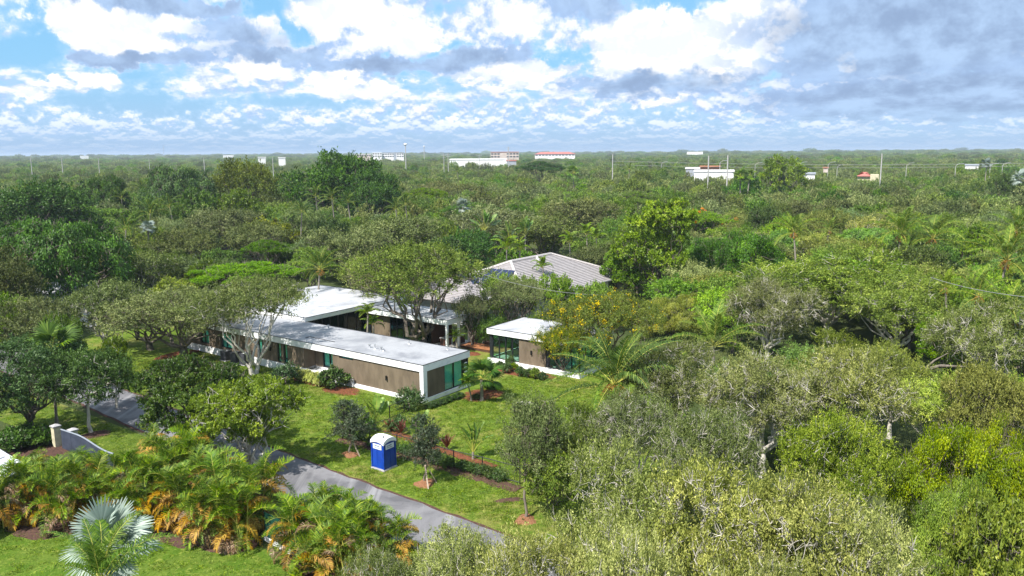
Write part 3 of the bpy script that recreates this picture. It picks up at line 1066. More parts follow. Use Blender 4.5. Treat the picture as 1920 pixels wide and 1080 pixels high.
def window(root, axis, a0, a1, c, z0, z1, nv=1, split=None, inward=1, blind=True, dark=False, off=(0, 0, 0), fr=.06, name='window'):
    """framed window standing in the plane c; panes are its sub-parts"""
    def bx(g, s0, s1, d0, d1, q0, q1):
        d0, d1 = sorted((c + inward * d0, c + inward * d1))
        if axis == 'u':
            g.box(d0, d1, s0, s1, q0, q1)
        else:
            g.box(s0, s1, d0, d1, q0, q1)
    g = G()
    bx(g, a0, a0 + fr, 0, .1, z0, z1)
    bx(g, a1 - fr, a1, 0, .1, z0, z1)
    bx(g, a0 + fr, a1 - fr, 0, .1, z0, z0 + fr)
    bx(g, a0 + fr, a1 - fr, 0, .1, z1 - fr, z1)
    w = (a1 - a0 - 2 * fr - (nv - 1) * fr) / nv
    cells = []
    for i in range(nv):
        s = a0 + fr + i * (w + fr)
        cells.append((s, s + w))
        if i:
            bx(g, s - fr, s, 0, .1, z0 + fr, z1 - fr)
    zs = [(z0 + fr, z1 - fr)]
    if split:
        zs = [(z0 + fr, split - fr / 2), (split + fr / 2, z1 - fr)]
        for s0, s1 in cells:
            bx(g, s0, s1, .005, .095, split - fr / 2, split + fr / 2)
    o = g.build(name, M['frame'], root, loc=off)
    for s0, s1 in cells:
        for q0, q1 in zs:
            p = G()
            bx(p, s0, s1, .045, .055, q0, q1)
            p.build('pane', M['darkglass' if dark else ('glass' if blind else 'clear')], o)
            if blind:
                p = G()
                bx(p, s0, s1, .16, .18, q0, q1)
                p.build('blind', M['curtain'], o)
    return o


def wall_lamp(root, v, u, z, off=(0, 0, 0), axis='u'):
    g = G()
    g.box(v - .05, v, u - .05, u + .05, z - .12, z + .12)
    g.box(v - .16, v - .05, u - .08, u + .08, z - .2, z + .2)
    g.box(v - .14, v - .07, u - .05, u + .05, z + .2, z + .24)
    g.build('wall_lamp', M['lampm'], root, loc=off)


house = thing('flat_roofed_house', 'long white and taupe flat roofed modern house wrapped round a courtyard oak', 'house', tuple(O), HROT)
# front wing
roof_slab(house, 0, 6.45, 0, 35.6, 2.8, 3.4, m='roofgrey')
g = G()
g.box(0, 6.45, 0, 8.8, -.2, .36)
g.box(0, 6.45, 8.8, 11.64, -.2, .70)
g.box(0, .35, 11.64, 15.77, -.2, .66)
g.box(.35, 1.5, 11.64, 15.77, -.2, .40)
g.box(1.5, 6.45, 11.64, 15.77, -.2, .70)
g.box(0, 6.45, 15.77, 35.6, -.2, .72)
g.build('plinth', M['white'], house)
for q in ((0, .5, 0, .42, .36, 2.8), (5.95, 6.45, 35.2, 35.6, .72, 2.8), (0, .4, 35.2, 35.6, .72, 2.8)):
    G().box(*q).build('corner_column', M['white'], house)
g = G()
wall_segments(g, 'u', .42, 11.64, .14, .36, .36, 2.8, [(8.84, 10.72, 2.5, 2.795)])
g.build('wall', M['taupe'], house)
g = G()
wins = [(18.22, 18.84, .76, 2.795), (19.24, 19.82, .76, 2.795), (22.2, 22.9, .76, 2.795), (27.4, 29.2, 1.0, 2.6), (31.5, 33.0, 1.0, 2.6)]
wall_segments(g, 'u', 15.77, 35.2, .14, .36, .72, 2.8, wins)
g.build('wall', M['taupe'], house)
for q in ((.36, 1.5, 15.77, 15.97, .4, 2.8), (.36, 1.5, 11.44, 11.64, .4, 2.8), (1.5, 1.7, 14.62, 15.77, .4, 2.8)):
    G().box(*q).build('recess_wall', M['taupe'], house)
window(house, 'u', 11.66, 14.6, 1.5, .72, 2.79, nv=3, fr=.12)
window(house, 'u', 8.84, 10.72, .2, 2.5, 2.795, fr=.04)
window(house, 'u', 18.22, 18.84, .17, .76, 2.795, split=1.25, fr=.1)
window(house, 'u', 19.24, 19.82, .17, .76, 2.795, split=1.25, fr=.1)
window(house, 'u', 22.2, 22.9, .17, .76, 2.795, split=1.25, fr=.1)
window(house, 'u', 27.4, 29.2, .17, 1.0, 2.6, nv=2)
window(house, 'u', 31.5, 33.0, .17, 1.0, 2.6, nv=2)
wall_lamp(house, .14, 4.5, 1.56)
wall_lamp(house, .14, 20.87, 1.96)
# end face with its glazed corner
g = G()
g.box(.5, 2.95, .14, .34, .36, 2.8)
g.build('wall', M['taupe'], house)
window(house, 'v', 2.95, 5.62, .16, .36, 2.8, nv=2, fr=.07)
lad = G()
lad.box(5.62, 5.72, .1, .3, .36, 2.8)
lad.box(6.2, 6.32, .1, .3, .36, 2.8)
lad.box(5.72, 6.2, .32, .36, .36, 2.8)
lad = lad.build('corner_window', M['frame'], house)
for k in range(5):
    G().box(5.72, 6.2, .12, .2, .62 + k * .42, .69 + k * .42).build('louvre_bar', M['white'], lad)
g = G()
wall_segments(g, 'u', .3, 35.2, 6.1, 6.3, .36, 2.8, [])
g.box(.5, 6.1, 35.15, 35.35, .72, 2.8)
g.build('wall', M['taupe'], house)
for (x, y, h, r) in ((616, 616, .35, .06), (693, 652, .30, .09), (703, 654.5, .42, .05), (715, 657, .30, .09), (719, 658.5, .22, .05), (767, 645, .3, .05), (657, 571, .3, .05), (839, 655, .2, .06)):
    p = P(x, y, 3.42)
    v, u = to_vu(p)
    if not (0 < v < 6.4):
        continue
    g = G()
    g.cyl((v, u, 3.41), (v, u, 3.41 + h), r, n=8)
    g.cyl((v, u, 3.41), (v, u, 3.46), r * 2.2, r * 1.4, n=8)
    g.cyl((v, u, 3.41 + h), (v, u, 3.41 + h + .05), r * 1.7, n=8)
    g.build('roof_vent', M['alu'], house)
jp = [to_vu(P(x, y, 3.43)) for x, y in ((573, 633.5), (581, 631.5), (628, 641.5))]
g = G()
g.tube([(a, b, 3.445) for a, b in jp], .035, 4)
g.build('roof_joint_strip', M['drip'], house)
# link block
roof_slab(house, 6.2, 22.0, 22.7, 38.5, 3.45, 3.88)
g = G()
g.box(6.5, 21.8, 22.9, 38.3, -.2, .3)
g.build('plinth', M['white'], house)
g = G()
g.box(6.5, 21.6, 37.9, 38.2, .3, 3.45)
g.box(21.3, 21.6, 23.2, 37.9, .3, 3.45)
g.box(6.5, 6.7, 23.0, 37.9, 3.0, 3.45)
g.build('wall', M['taupe'], house)
window(house, 'v', 6.8, 11.5, 23.4, .3, 3.44, nv=4, dark=True, blind=False, fr=.1)
window(house, 'v', 11.5, 15.8, 23.4, .3, 3.44, nv=3, dark=True, blind=False, fr=.1)
G().box(6.8, 21.2, 26.5, 26.6, .3, 3.44).build('interior_wall', M['brownwall'], house)
# rear wing with its open terrace at the end
roof_slab(house, 15.2, 20.1, 10.2, 22.7, 2.95, 3.5)
g = G()
g.box(15.3, 20.1, 10.2, 22.7, -.2, .22)
g.build('plinth', M['floor'], house)
g = G()
g.box(15.95, 16.15, 19.6, 22.7, .22, 2.95)
g.box(19.7, 19.9, 14.0, 22.7, .22, 2.95)
g.build('wall', M['taupe'], house)
window(house, 'u', 16.4, 19.6, 16.0, .22, 2.94, nv=3, dark=True, blind=False, fr=.1)
window(house, 'u', 13.4, 16.4, 16.0, .22, 2.94, nv=3, dark=True, blind=False, fr=.1)
g = G()
g.box(16.2, 19.7, 13.3, 13.4, .22, 2.94)
g.build('interior_wall', M['brownwall'], house)
g = G()
g.box(15.25, 15.5, 10.25, 10.5, .22, 2.95)
g.box(17.3, 17.55, 10.3, 10.5, .22, 2.95)
g.build('terrace_column', M['white'], house)
G().box(19.1, 20.05, 10.25, 10.5, .22, 2.95).build('terrace_panel', M['white'], house)
# outdoor kitchen counters on the terrace
for k, (v, u, l) in enumerate(((16.9, 11.9, 1.1), (18.5, 11.3, 1.3))):
    p = Hw(v, u, .22)
    t = thing('kitchen_counter', ('brown outdoor kitchen counter near the slim white terrace post', 'brown outdoor kitchen counter beside the white terrace end panel')[k], 'counter', p, HROT, 'outdoor kitchen counters')
    g = G().box(-l / 2, l / 2, -.35, .35, 0, .82)
    for i in range(3):
        g.box(-l / 2 + .04 + i * l / 3, -l / 2 + (i + 1) * l / 3 - .02, -.37, -.352, .08, .76)
    g.build('cabinet', M['cabinet'], t)
    G().box(-l / 2 - .05, l / 2 + .05, -.4, .4, .822, .90).build('worktop', M['stone'], t)

# air conditioning units against the long wall
for k, (u, h) in enumerate(((24.0, 1.15), (25.5, 1.05), (27.2, .95))):
    t = thing('air_conditioner', ('tallest black air conditioning unit, nearest the multi-stemmed oak', 'middle black air conditioning unit against the taupe wall', 'smallest black air conditioning unit, farthest along the taupe wall')[k], 'air conditioner', Hw(-.75, u, .1), HROT, 'air conditioning units along the wall')
    g = G().box(-.42, .42, -.45, .45, 0, h)
    for i in range(7):
        g.box(-.44, -.422, -.40, .40, .1 + i * (h - .2) / 7, .14 + i * (h - .2) / 7)
    g.build('casing', M['acunit'], t)
    g = G()
    for r in (.12, .22, .32):
        n = 16
        g.tube([(r * math.cos(a), r * math.sin(a), h + .03) for a in np.linspace(0, 2 * math.pi, n + 1)], .012, 4)
    for a in range(4):
        g.tube([(0, 0, h + .04), (.34 * math.cos(a * 1.57), .34 * math.sin(a * 1.57), h + .03)], .012, 4)
    g.build('fan_grille', M['alu'], t)
    G().box(-.5, .5, -.53, .53, -.1, -.002).build('base_pad', M['stone'], t)

# ------------------------------------------------------------------ glass pavilion
PV, PU = 17.5, -1.7
pav = thing('glass_pavilion', 'small flat roofed pavilion with tall black framed glass panes and taupe panel', 'pavilion', Hw(PV, PU), HROT)
off = (-PV, -PU, 0)
roof_slab(pav, 14.2, 20.9, -7.2, 3.98, 3.06, 3.62, off)
G().box(14.2, 20.9, -7.2, 3.98, 0.02, .46).build('plinth', M['white'], pav, loc=off)
G().box(14.45, 20.7, -6.9, 3.75, .462, .50).build('floor', M['floor'], pav, loc=off)
for (v, u) in ((14.45, 3.5), (20.3, 3.5), (20.3, -7.0), (14.45, -3.5)):
    G().box(v, v + .3, u, u + .3, .46, 3.06).build('post', M['frame'], pav, loc=off)
G().box(14.42, 14.62, -3.15, .05, .46, 3.06).build('wall', M['taupe'], pav, loc=off)
G().box(14.64, 14.7, -3.1, 0, .5, 3.05).build('interior_wall', M['interior'], pav, loc=off)
window(pav, 'u', .05, 3.5, 14.5, .46, 3.05, nv=4, blind=False, off=off, fr=.11)
window(pav, 'u', -7.0, -3.5, 14.5, .46, 3.05, nv=4, blind=False, off=off, fr=.09)
window(pav, 'u', .6, 3.5, 20.45, .46, 3.05, nv=3, blind=False, off=off, inward=-1, fr=.11)
window(pav, 'u', -6.7, .6, 20.45, .46, 3.05, nv=5, blind=False, off=off, inward=-1, fr=.09)
window(pav, 'v', 14.75, 20.3, 3.7, .46, 3.05, nv=5, blind=False, off=off, inward=-1, fr=.09)
window(pav, 'v', 14.6, 20.3, -6.95, .46, 3.05, nv=5, blind=False, off=off, fr=.09)
wall_lamp(pav, 14.42, -1.5, 1.75, off)
# chair seen through the right-hand panes
t = thing('lounge_chair', 'pale teal slatted chair behind the right hand pavilion panes', 'chair', Hw(15.6, -5.5, .5), HROT + 2.6)
for i in range(5):
    g = G()
    V = [(-.28 + i * .115, -.02, .38), (-.28 + i * .115 + .095, -.02, .38), (-.28 + i * .125 + .10, -.38, 1.05), (-.28 + i * .125, -.38, 1.05)]
    V += [(a, b + .03, c + .01) for a, b, c in V]
    g.add(V, [(0, 1, 2, 3), (7, 6, 5, 4), (0, 4, 5, 1), (1, 5, 6, 2), (2, 6, 7, 3), (3, 7, 4, 0)])
    g.build('back_slat', M['teal'], t)
G().box(-.3, .3, -.02, .5, .36, .40).build('seat', M['teal'], t)
for s in (-1, 1):
    G().box(s * .36 - .06, s * .36 + .06, -.2, .5, .58, .61).build('arm', M['teal'], t)
    G().box(s * .34 - .03, s * .34 + .03, .42, .5, 0, .58).build('leg', M['teal'], t)
    G().box(s * .34 - .03, s * .34 + .03, -.2, -.12, 0, .58).build('leg', M['teal'], t)

# cedar walkway to the pavilion
t = thing('deck_walkway', 'low cedar board walkway between terrace and glass pavilion', 'walkway', Hw(18.3, 7.2), HROT)
for i in range(9):
    G().box(-.95 + i * .212, -.95 + i * .212 + .2, -3.1, 3.1, .30, .34 + .004 * (i % 3)).build('plank', M['deck'], t)
G().box(-.9, .9, -3.0, 3.0, .0, .298).build('joist_frame', M['brownwall'], t)

# ------------------------------------------------------------------ tiled-roof house behind
def P_uv(x, y, z):
    v, u = to_vu(P(x, y, z))
    return v, u


ZR, ZE = 6.7, 3.2
vR, uR = P_uv(1033, 477, ZR)
vL, _ = P_uv(962, 492, ZR)
a_ = 8.3
A0, A1, B0, B1 = vL - a_, vR + a_, uR - a_, uR + a_
TV0, TU0 = (A0 + A1) / 2, uR
toff = (-TV0, -TU0, 0)
tile = thing('tiled_house', 'grey tiled hip roof house half hidden by trees behind the pavilion', 'house', Hw(TV0, TU0), HROT)


def courses(root, e0, e1, r0, r1, n, m, off):
    """overlapping rows of tiles from the eave e0-e1 up to the ridge r0-r1, each row a part"""
    e0, e1, r0, r1 = [np.array(q, float) for q in (e0, e1, r0, r1)]
    nn = np.cross(e1 - e0, r0 - e0)
    nn /= np.linalg.norm(nn)
    nn = nn if nn[2] > 0 else -nn
    for i in range(n):
        t0, t1 = i / n, min(1, (i + 1.18) / n)
        a, b = e0 + (r0 - e0) * t0, e1 + (r1 - e1) * t0
        c, d = e0 + (r0 - e0) * t1, e1 + (r1 - e1) * t1
        V = [a + nn * .11, b + nn * .11, d + nn * .03, c + nn * .03, a - nn * .0, b - nn * .0]
        obj('tile_course', mesh('tile_course', V, [(0, 1, 2, 3), (4, 5, 1, 0)], (m,)), root, loc=off)


e = [(A0, B0, ZE), (A1, B0, ZE), (A1, B1, ZE), (A0, B1, ZE)]
rd = [(vL, uR, ZR), (vR, uR, ZR)]
courses(tile, e[0], e[1], rd[0], rd[1], 25, M['tile'], toff)
courses(tile, e[0], e[3], rd[0], rd[0], 25, M['tile'], toff)
courses(tile, e[2], e[3], rd[1], rd[0], 25, M['tile'], toff)
courses(tile, e[1], e[2], rd[1], rd[1], 25, M['tile'], toff)
for p0, p1 in ((e[0], rd[0]), (e[1], rd[1]), (e[2], rd[1]), (e[3], rd[0]), (rd[0], rd[1]), ((vL + (vR - vL) * .62 - 2.6, uR - 2.6, ZR - 2.6 * (ZR - ZE) / a_), (vL + (vR - vL) * .62, uR, ZR))):
    q0, q1 = np.array(p0) + (0, 0, .12), np.array(p1) + (0, 0, .12)
    g = G()
    g.tube([q0, q1], .2, 6)
    g.build('ridge_cap', M['ridge'], tile, loc=toff)
g = G()
for p0, p1 in ((e[0], e[1]), (e[1], e[2]), (e[2], e[3]), (e[3], e[0])):
    g.cyl(np.array(p0) - (0, 0, .02), np.array(p1) - (0, 0, .02), .11, n=6)
g.build('gutter', M['alu'], tile, loc=toff)
g = G()
g.box(A0 + 3.2, A1 - 3.2, B0 + 3.4, B1 - 1.2, 0, 3.25)
g.box(A0 + .5, A1 - .5, B0 + .5, B1 - .5, 3.0, 3.18)
g.build('wall', M['white'], tile, loc=toff)
for k in range(4):
    v = A1 - .9 - k * 4.2
    G().box(v - .25, v + .25, B0 + .6, B0 + 1.1, 0, 3.0).build('column', M['white'], tile, loc=toff)
# solar panels on the slope that faces the road, and the lower wing
for k in range(2):
    u0 = uR - 2.5 + k * 4.1
    w = 3.9
    V = []
    for du, t in ((0, .30 - .1 * k), (w, .30 - .1 * k), (w, .72 - .22 * k), (0, .72 - .22 * k)):
        V.append((A0 + (vL - A0) * t - .1, u0 + du, ZE + (ZR - ZE) * t + .26))
    V += [(a, b, c + .07) for a, b, c in V]
    o = G().add(V, [(3, 2, 1, 0), (4, 5, 6, 7), (0, 1, 5, 4), (1, 2, 6, 5), (2, 3, 7, 6), (3, 0, 4, 7)]).build('solar_panel', M['solar'], tile, loc=toff)
    g = G()
    for f in (.25, .5, .75):
        p0 = np.array(V[4]) * (1 - f) + np.array(V[5]) * f
        p1 = np.array(V[7]) * (1 - f) + np.array(V[6]) * f
        g.tube([p0 + (0, 0, .01), p1 + (0, 0, .01)], .03, 4)
    g.build('panel_frame', M['alu'], o)
# lower wing on the left
vw, uw = P_uv(868, 530, 4.4)
le = [(vw - 6, uw - 6, 2.9), (vw + 6, uw - 6, 2.9), (vw + 6, uw + 8, 2.9), (vw - 6, uw + 8, 2.9)]
lr = [(vw, uw, 4.9), (vw, uw + 2, 4.9)]
courses(tile, le[0], le[1], lr[0], lr[0], 16, M['tile'], toff)
courses(tile, le[0], le[3], lr[0], lr[1], 16, M['tile'], toff)
courses(tile, le[2], le[1], lr[1], lr[0], 16, M['tile'], toff)
courses(tile, le[2], le[3], lr[1], lr[1], 16, M['tile'], toff)
G().box(vw - 5, vw + 5, uw - 5, uw + 7, 0, 2.95).build('wing_wall', M['white'], tile, loc=toff)

# corner of the neighbour's white tiled roof at the left edge
c0, c1, c2 = P(52, 879, 2.8), P(-150, 751, 2.8), P(-110, 957, 2.8)
nb = thing('neighbour_house', 'white tiled roof corner of the neighbouring house at the left edge', 'house', (c0[0], c0[1], 0))
noff = (-c0[0], -c0[1], 0)
d1, d2 = (c1 - c0)[:2], (c2 - c0)[:2]
top = c0 + (c1 - c0) * .5 + (c2 - c0) * .5
top[2] = 5.0
courses(nb, tuple(c0), tuple(c2), tuple(top), tuple(top), 15, M['paletile'], noff)
courses(nb, tuple(c1), tuple(c0), tuple(top), tuple(top), 15, M['paletile'], noff)
g = G()
q = [c0 * .9 + top * .1, c1 * .9 + top * .1, c2 * .9 + top * .1]
V = [(*p_[:2], z) for z in (0, 2.75) for p_ in (q[0], q[1], top, q[2])]
g.add(V, [(0, 1, 5, 4), (1, 2, 6, 5), (2, 3, 7, 6), (3, 0, 4, 7)])
g.build('wall', M['cream'], nb, loc=noff)
g = G()
g.tube([c0 + (0, 0, .12), top + (0, 0, .12)], .12, 6)
g.build('ridge_cap', M['paletile'], nb, loc=noff)

# utility pole in front of the tiled house
pp = at_d(899, 506, 103)
t = thing('utility_pole', 'thin grey utility pole with transformer beside the solar panels', 'pole', (pp[0], pp[1], 0), HROT)
g = G()
g.cyl((0, 0, 0), (0, 0, pp[2]), .10, .06, 8)
g.build('pole', M['concrete'], t)
G().box(-.06, .06, -.9, .9, pp[2] - .4, pp[2] - .3).build('crossarm', M['alu'], t)
G().cyl((.25, 0, pp[2] - 2), (.25, 0, pp[2] - 1.2), .2, n=10).build('transformer', M['alu'], t)
for k in (-.7, 0, .7):
    G().cyl((0, k, pp[2] - .3), (0, k, pp[2] - .1), .04, n=6).build('insulator', M['farwhite'], t)


# ------------------------------------------------------------------ portable toilet
pc = np.mean([P(701, 874)[:2], P(740, 879)[:2]], 0)
pt = thing('portable_toilet', 'bright blue portable toilet with white roof standing on the lawn', 'portable toilet', (pc[0], pc[1], .02), HROT)
W2 = .56
g = G().box(-W2, W2, -W2, W2, .12, 2.02)
for s in (-1, 1):
    for q in (-1, 1):
        g.box(s * W2 - .045, s * W2 + .045, q * W2 - .045, q * W2 + .045, .12, 2.03)
for i in (-1, 1):      # moulded ribs on the two side panels
    g.box(i * .27 - .2, i * .27 + .2, -W2 - .02, -W2 - .001, .25, 1.45)
    g.box(-W2 - .02, -W2 - .001, i * .27 - .2, i * .27 + .2, .25, 1.45)
g.build('cabin', M['potty'], pt)
d = G().box(-.4, .4, W2 + .001, W2 + .03, .16, 1.95).build('door', M['potty'], pt)
G().box(.28, .36, W2 + .03, W2 + .07, .95, 1.1).build('handle', M['pottytop'], d)
g = G()
g.box(-W2 - .09, W2 + .09, -W2 - .09, W2 + .09, 0.0, .07)
g.box(-W2 - .05, W2 + .05, -W2 - .05, W2 + .05, .07, .118)
g.build('skid_base', M['stone'], pt)
# roof: shallow vault with skirts at the corners
V, F = [], []
n = 9
for i in range(n):
    for j in range(n):
        x, y = -1 + 2 * i / (n - 1), -1 + 2 * j / (n - 1)
        e = max(abs(x), abs(y))
        V.append((x * (W2 + .06), y * (W2 + .06), 2.06 + .30 * (1 - abs(x) ** 2.2) * (1 - .25 * y * y) + .03 * (1 - e)))
for i in range(n - 1):
    for j in range(n - 1):
        a = i * n + j
        F.append((a, a + n, a + n + 1, a + 1))
k = len(V)
rim = [(i, 0) for i in range(n)] + [(n - 1, j) for j in range(1, n)] + [(i, n - 1) for i in range(n - 2, -1, -1)] + [(0, j) for j in range(n - 2, 0, -1)]
for (i, j) in rim:
    x, y = -1 + 2 * i / (n - 1), -1 + 2 * j / (n - 1)
    cornerness = abs(x) * abs(y)
    V.append((x * (W2 + .07), y * (W2 + .07), 2.02 - .17 * cornerness ** 2))
for q in range(len(rim)):
    a, b2 = rim[q], rim[(q + 1) % len(rim)]
    F.append((a[0] * n + a[1], k + q, k + (q + 1) % len(rim), b2[0] * n + b2[1]))
rf = obj('roof', mesh('roof', V, F, (M['pottytop'],), smooth=False), pt)
G().cyl((-.3, -.3, 2.15), (-.3, -.3, 2.42), .05, n=8).build('vent_pipe', M['lampm'], rf)
# name plates: pale panels with lines of lettering too small to read in the photograph
for k in range(2):
    g = G()
    if k == 0:
        g.box(-.40, .40, -W2 - .05, -W2 - .03, 1.50, 1.86)
    else:
        g.box(-W2 - .05, -W2 - .03, -.40, .40, 1.50, 1.86)
    s = g.build('sign', M['sign'], pt)
    g = G()
    r = random.Random(3 + k)
    for row, (z, hgt, sp) in enumerate(((1.70, .085, .058), (1.585, .05, .040))):
        x = -.27
        while x < .25:
            w = r.uniform(.5, .8) * sp
            if r.random() > .12:
                if k == 0:
                    g.box(x, x + w, -W2 - .056, -W2 - .0505, z, z + hgt * r.uniform(.7, 1))
                else:
                    g.box(-W2 - .056, -W2 - .0505, x, x + w, z, z + hgt * r.uniform(.7, 1))
            x += sp
    g.build('lettering', M['ink'], s)

# ------------------------------------------------------------------ fences, gate, walls
def fence_run(label, pix, h, name='metal_fence', cat='fence'):
    pts = [P(*q) for q in pix]
    t = thing(name, label, cat, tuple(pts[0]))
    o = pts[0]
    g, gp = G(), G()
    for i in range(len(pts) - 1):
        a, b2 = pts[i] - o, pts[i + 1] - o
        L = np.linalg.norm(b2 - a)
        n = max(1, round(L / 2.3))
        for j in range(n + (1 if i == len(pts) - 2 else 0)):
            q = a + (b2 - a) * j / n
            G().box(-.032, .032, -.032, .032, 0, h + .06).build('post', M['fence'], t, loc=tuple(q))
        for z in (.12, h):
            g.cyl(a + (0, 0, z), b2 + (0, 0, z), .03, n=4, caps=False)
        for j in range(int(L / .13)):
            q = a + (b2 - a) * (j + .5) / int(L / .13)
            gp.cyl(q + (0, 0, .12), q + (0, 0, h), .005, n=3, caps=False)
    g.build('rail', M['fence'], t)
    tag(gp.build('picket_infill', M['fence'], t), kind='stuff')
    return t


fence_run('black metal fence running behind the mulch strip and blue toilet', [(648, 817), (694, 831), (745, 845), (851, 876), (905, 889), (975, 908)], 1.2)
fence_run('black metal fence running back from the lawn to the white house corner', [(660, 812), (692, 800), (731, 787), (758, 774)], 1.15)

# sliding gate with its two posts, left of the palm hedge
ga, gb = P(118, 842), P(215, 876)
t = thing('sliding_gate', 'solid blue grey gate whose top sweeps down in a curve', 'gate', tuple(ga), math.atan2(gb[1] - ga[1], gb[0] - ga[0]))
L = np.linalg.norm(gb - ga)
ns = 26
prof = lambda s: 1.5 if s < .30 else 1.5 - .55 * (0.5 - 0.5 * math.cos(min(1, (s - .30) / .62) * math.pi))
npan = 5
for k in range(npan):
    V, F = [], []
    m_ = 7
    for i in range(m_):
        s = (k + i / (m_ - 1) * .985) / npan
        for y in (-.03, .03):
            V += [(s * L, y, .06), (s * L, y, prof(s))]
    for i in range(m_ - 1):
        a = i * 4
        F += [(a, a + 4, a + 5, a + 1), (a + 3, a + 7, a + 6, a + 2), (a + 1, a + 5, a + 7, a + 3)]
    F += [(0, 1, 3, 2), (len(V) - 4, len(V) - 2, len(V) - 1, len(V) - 3)]
    obj('panel', mesh('panel', V, F, (M['gate'],)), t)
g = G()
g.tube([(s * L, 0, prof(s) + .03) for s in np.linspace(0, 1, ns)], .055, 6)
g.build('top_rail', M['gatetop'], t)
for k, (x, y, lab) in enumerate(((108, 838, 'taller cream gate post at the dark planting end'), (140, 842, 'shorter cream gate post with capstone behind the gate'))):
    p = P(x, y)
    t = thing('gate_post', lab, 'gate post', (p[0], p[1], 0), HROT, 'cream posts of the grey gate')
    h = 1.6 if k == 0 else 1.45
    G().box(-.24, .24, -.24, .24, 0, h).build('shaft', M['cream'], t)
    g = G()
    g.box(-.3, .3, -.3, .3, h + .001, h + .08)
    g.add([(-.3, -.3, h + .081), (.3, -.3, h + .081), (.3, .3, h + .081), (-.3, .3, h + .081), (0, 0, h + .22)], [(0, 1, 4), (1, 2, 4), (2, 3, 4), (3, 0, 4)])
    g.build('capstone', M['stone'], t)
# green screened fence showing between the two palm hedges
ga, gb = P(498, 1012), P(560, 1046)
t = thing('screen_fence', 'dark green screened fence on a white kerb between the palm hedges', 'fence', tuple(ga), math.atan2(gb[1] - ga[1], gb[0] - ga[0]))
L = np.linalg.norm(gb - ga)
G().box(0, L, -.1, .1, 0, .22).build('kerb', M['white'], t)
for k in range(2):
    G().box(k * L / 2 + .03, (k + 1) * L / 2 - .03, -.015, .015, .24, 1.7).build('screen_panel', M['green'], t)
for k in range(3):
    G().cyl((k * L / 2, 0, .2), (k * L / 2, 0, 1.8), .03, n=6).build('post', M['fence'], t)
# flat pale rock let into the back lawn
p = P(985, 757)
r = np.random.default_rng(8)
g = G()
n = 14
V = [(0, 0, .14)] + [((.8 + .25 * r.normal() * .5) * f * math.cos(a), (.55 + .1 * r.normal()) * f * math.sin(a), z) for f, z in ((.55, .13), (1, -.02)) for a in np.linspace(0, 6.283, n + 1)[:-1]]
F = [(0, 1 + i, 1 + (i + 1) % n) for i in range(n)] + [(1 + i, 1 + n + i, 1 + n + (i + 1) % n, 1 + (i + 1) % n) for i in range(n)]
tag(obj('flat_rock', mesh('flat_rock', V, F, (M['rock'],)), None, (p[0], p[1], .02)), 'flat pale rock outcrop in the back lawn grass', 'rock')


# ------------------------------------------------------------------ tree prototypes (shared meshes)
PROTO = {}


def proto(key, R, H, base, style, nclump, rc, nleaf, L, W, leaf, bark='bark', **kw):
    PROTO[key] = (make_tree(key, len(PROTO) * 7 + 11, R, H, base, style, nclump, rc, nleaf, L, W, M[leaf], M[bark], **kw), R, H)


# near: sprays of small leaves on pale twigs
for i in range(3):
    proto('oak_near%d' % i, 5.0, 8.5, 3.0, 'irregular', 270, .66, 44000, .15, .064, 'oak', 'palebark', trunk_r=.24, fork=.6, nlimb=6, twigs=4, shell=.6, flat=.75)
proto('oak_green', 5.0, 8.5, 3.0, 'irregular', 300, .66, 46000, .16, .075, 'oakgreen', 'palebark', trunk_r=.24, fork=.5, nlimb=6, twigs=1, shell=.5)
proto('oak_hollow', 5.0, 8.5, 2.8, 'irregular', 230, .6, 30000, .16, .066, 'oak', 'palebark', trunk_r=.26, fork=.5, nlimb=6, twigs=4, shell=.6, flat=.8)
proto('umbrella0', 5.0, 6.8, 3.7, 'umbrella', 260, .55, 21000, .17, .075, 'oakgrey', 'bark', trunk_r=.26, fork=.3, nlimb=6, twigs=2, shell=.5, stems=2)
proto('umbrella1', 5.0, 7.0, 2.3, 'umbrella', 330, .60, 31000, .17, .075, 'oakgrey', 'bark', trunk_r=.26, fork=.4, nlimb=6, twigs=2, shell=.5)
proto('multistem', 5.0, 8.0, 4.0, 'umbrella', 280, .58, 32000, .17, .075, 'oakgrey', 'palebark', trunk_r=.20, fork=.16, nlimb=7, twigs=2, shell=.5, stems=2, barelimb=.9)
proto('courtyard', 6.0, 9.0, 3.0, 'umbrella', 300, .62, 27000, .19, .085, 'oakgreen', 'bark', trunk_r=.30, fork=.28, nlimb=8, twigs=2, shell=.6, stems=2)
proto('dense_mango', 4.0, 6.2, 1.0, 'dome', 240, .58, 34000, .20, .085, 'mango', 'bark', mode='rosette', trunk_r=.2, nlimb=5, up=.5, shell=.35)
proto('lime_tree', 4.0, 6.2, 1.9, 'irregular', 230, .50, 33000, .19, .085, 'lime', 'palebark', mode='rosette', trunk_r=.17, nlimb=6, up=.6, shell=.4, stems=3, fork=.3)
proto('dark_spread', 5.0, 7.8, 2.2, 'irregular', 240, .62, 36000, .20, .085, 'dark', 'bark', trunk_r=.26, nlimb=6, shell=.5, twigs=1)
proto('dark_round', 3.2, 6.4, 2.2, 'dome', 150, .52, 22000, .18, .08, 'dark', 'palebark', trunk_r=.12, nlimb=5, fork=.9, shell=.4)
proto('weeping', 5.0, 7.5, .8, 'irregular', 300, .60, 60000, .16, .07, 'weep', 'bark', mode='droop', trunk_r=.24, nlimb=6, shell=.45, flat=.5)
proto('broadleaf', 4.0, 7.5, 1.2, 'dome', 240, .55, 24000, .27, .10, 'bright', 'bark', mode='rosette', trunk_r=.2, nlimb=5, shell=.3, rs=8)
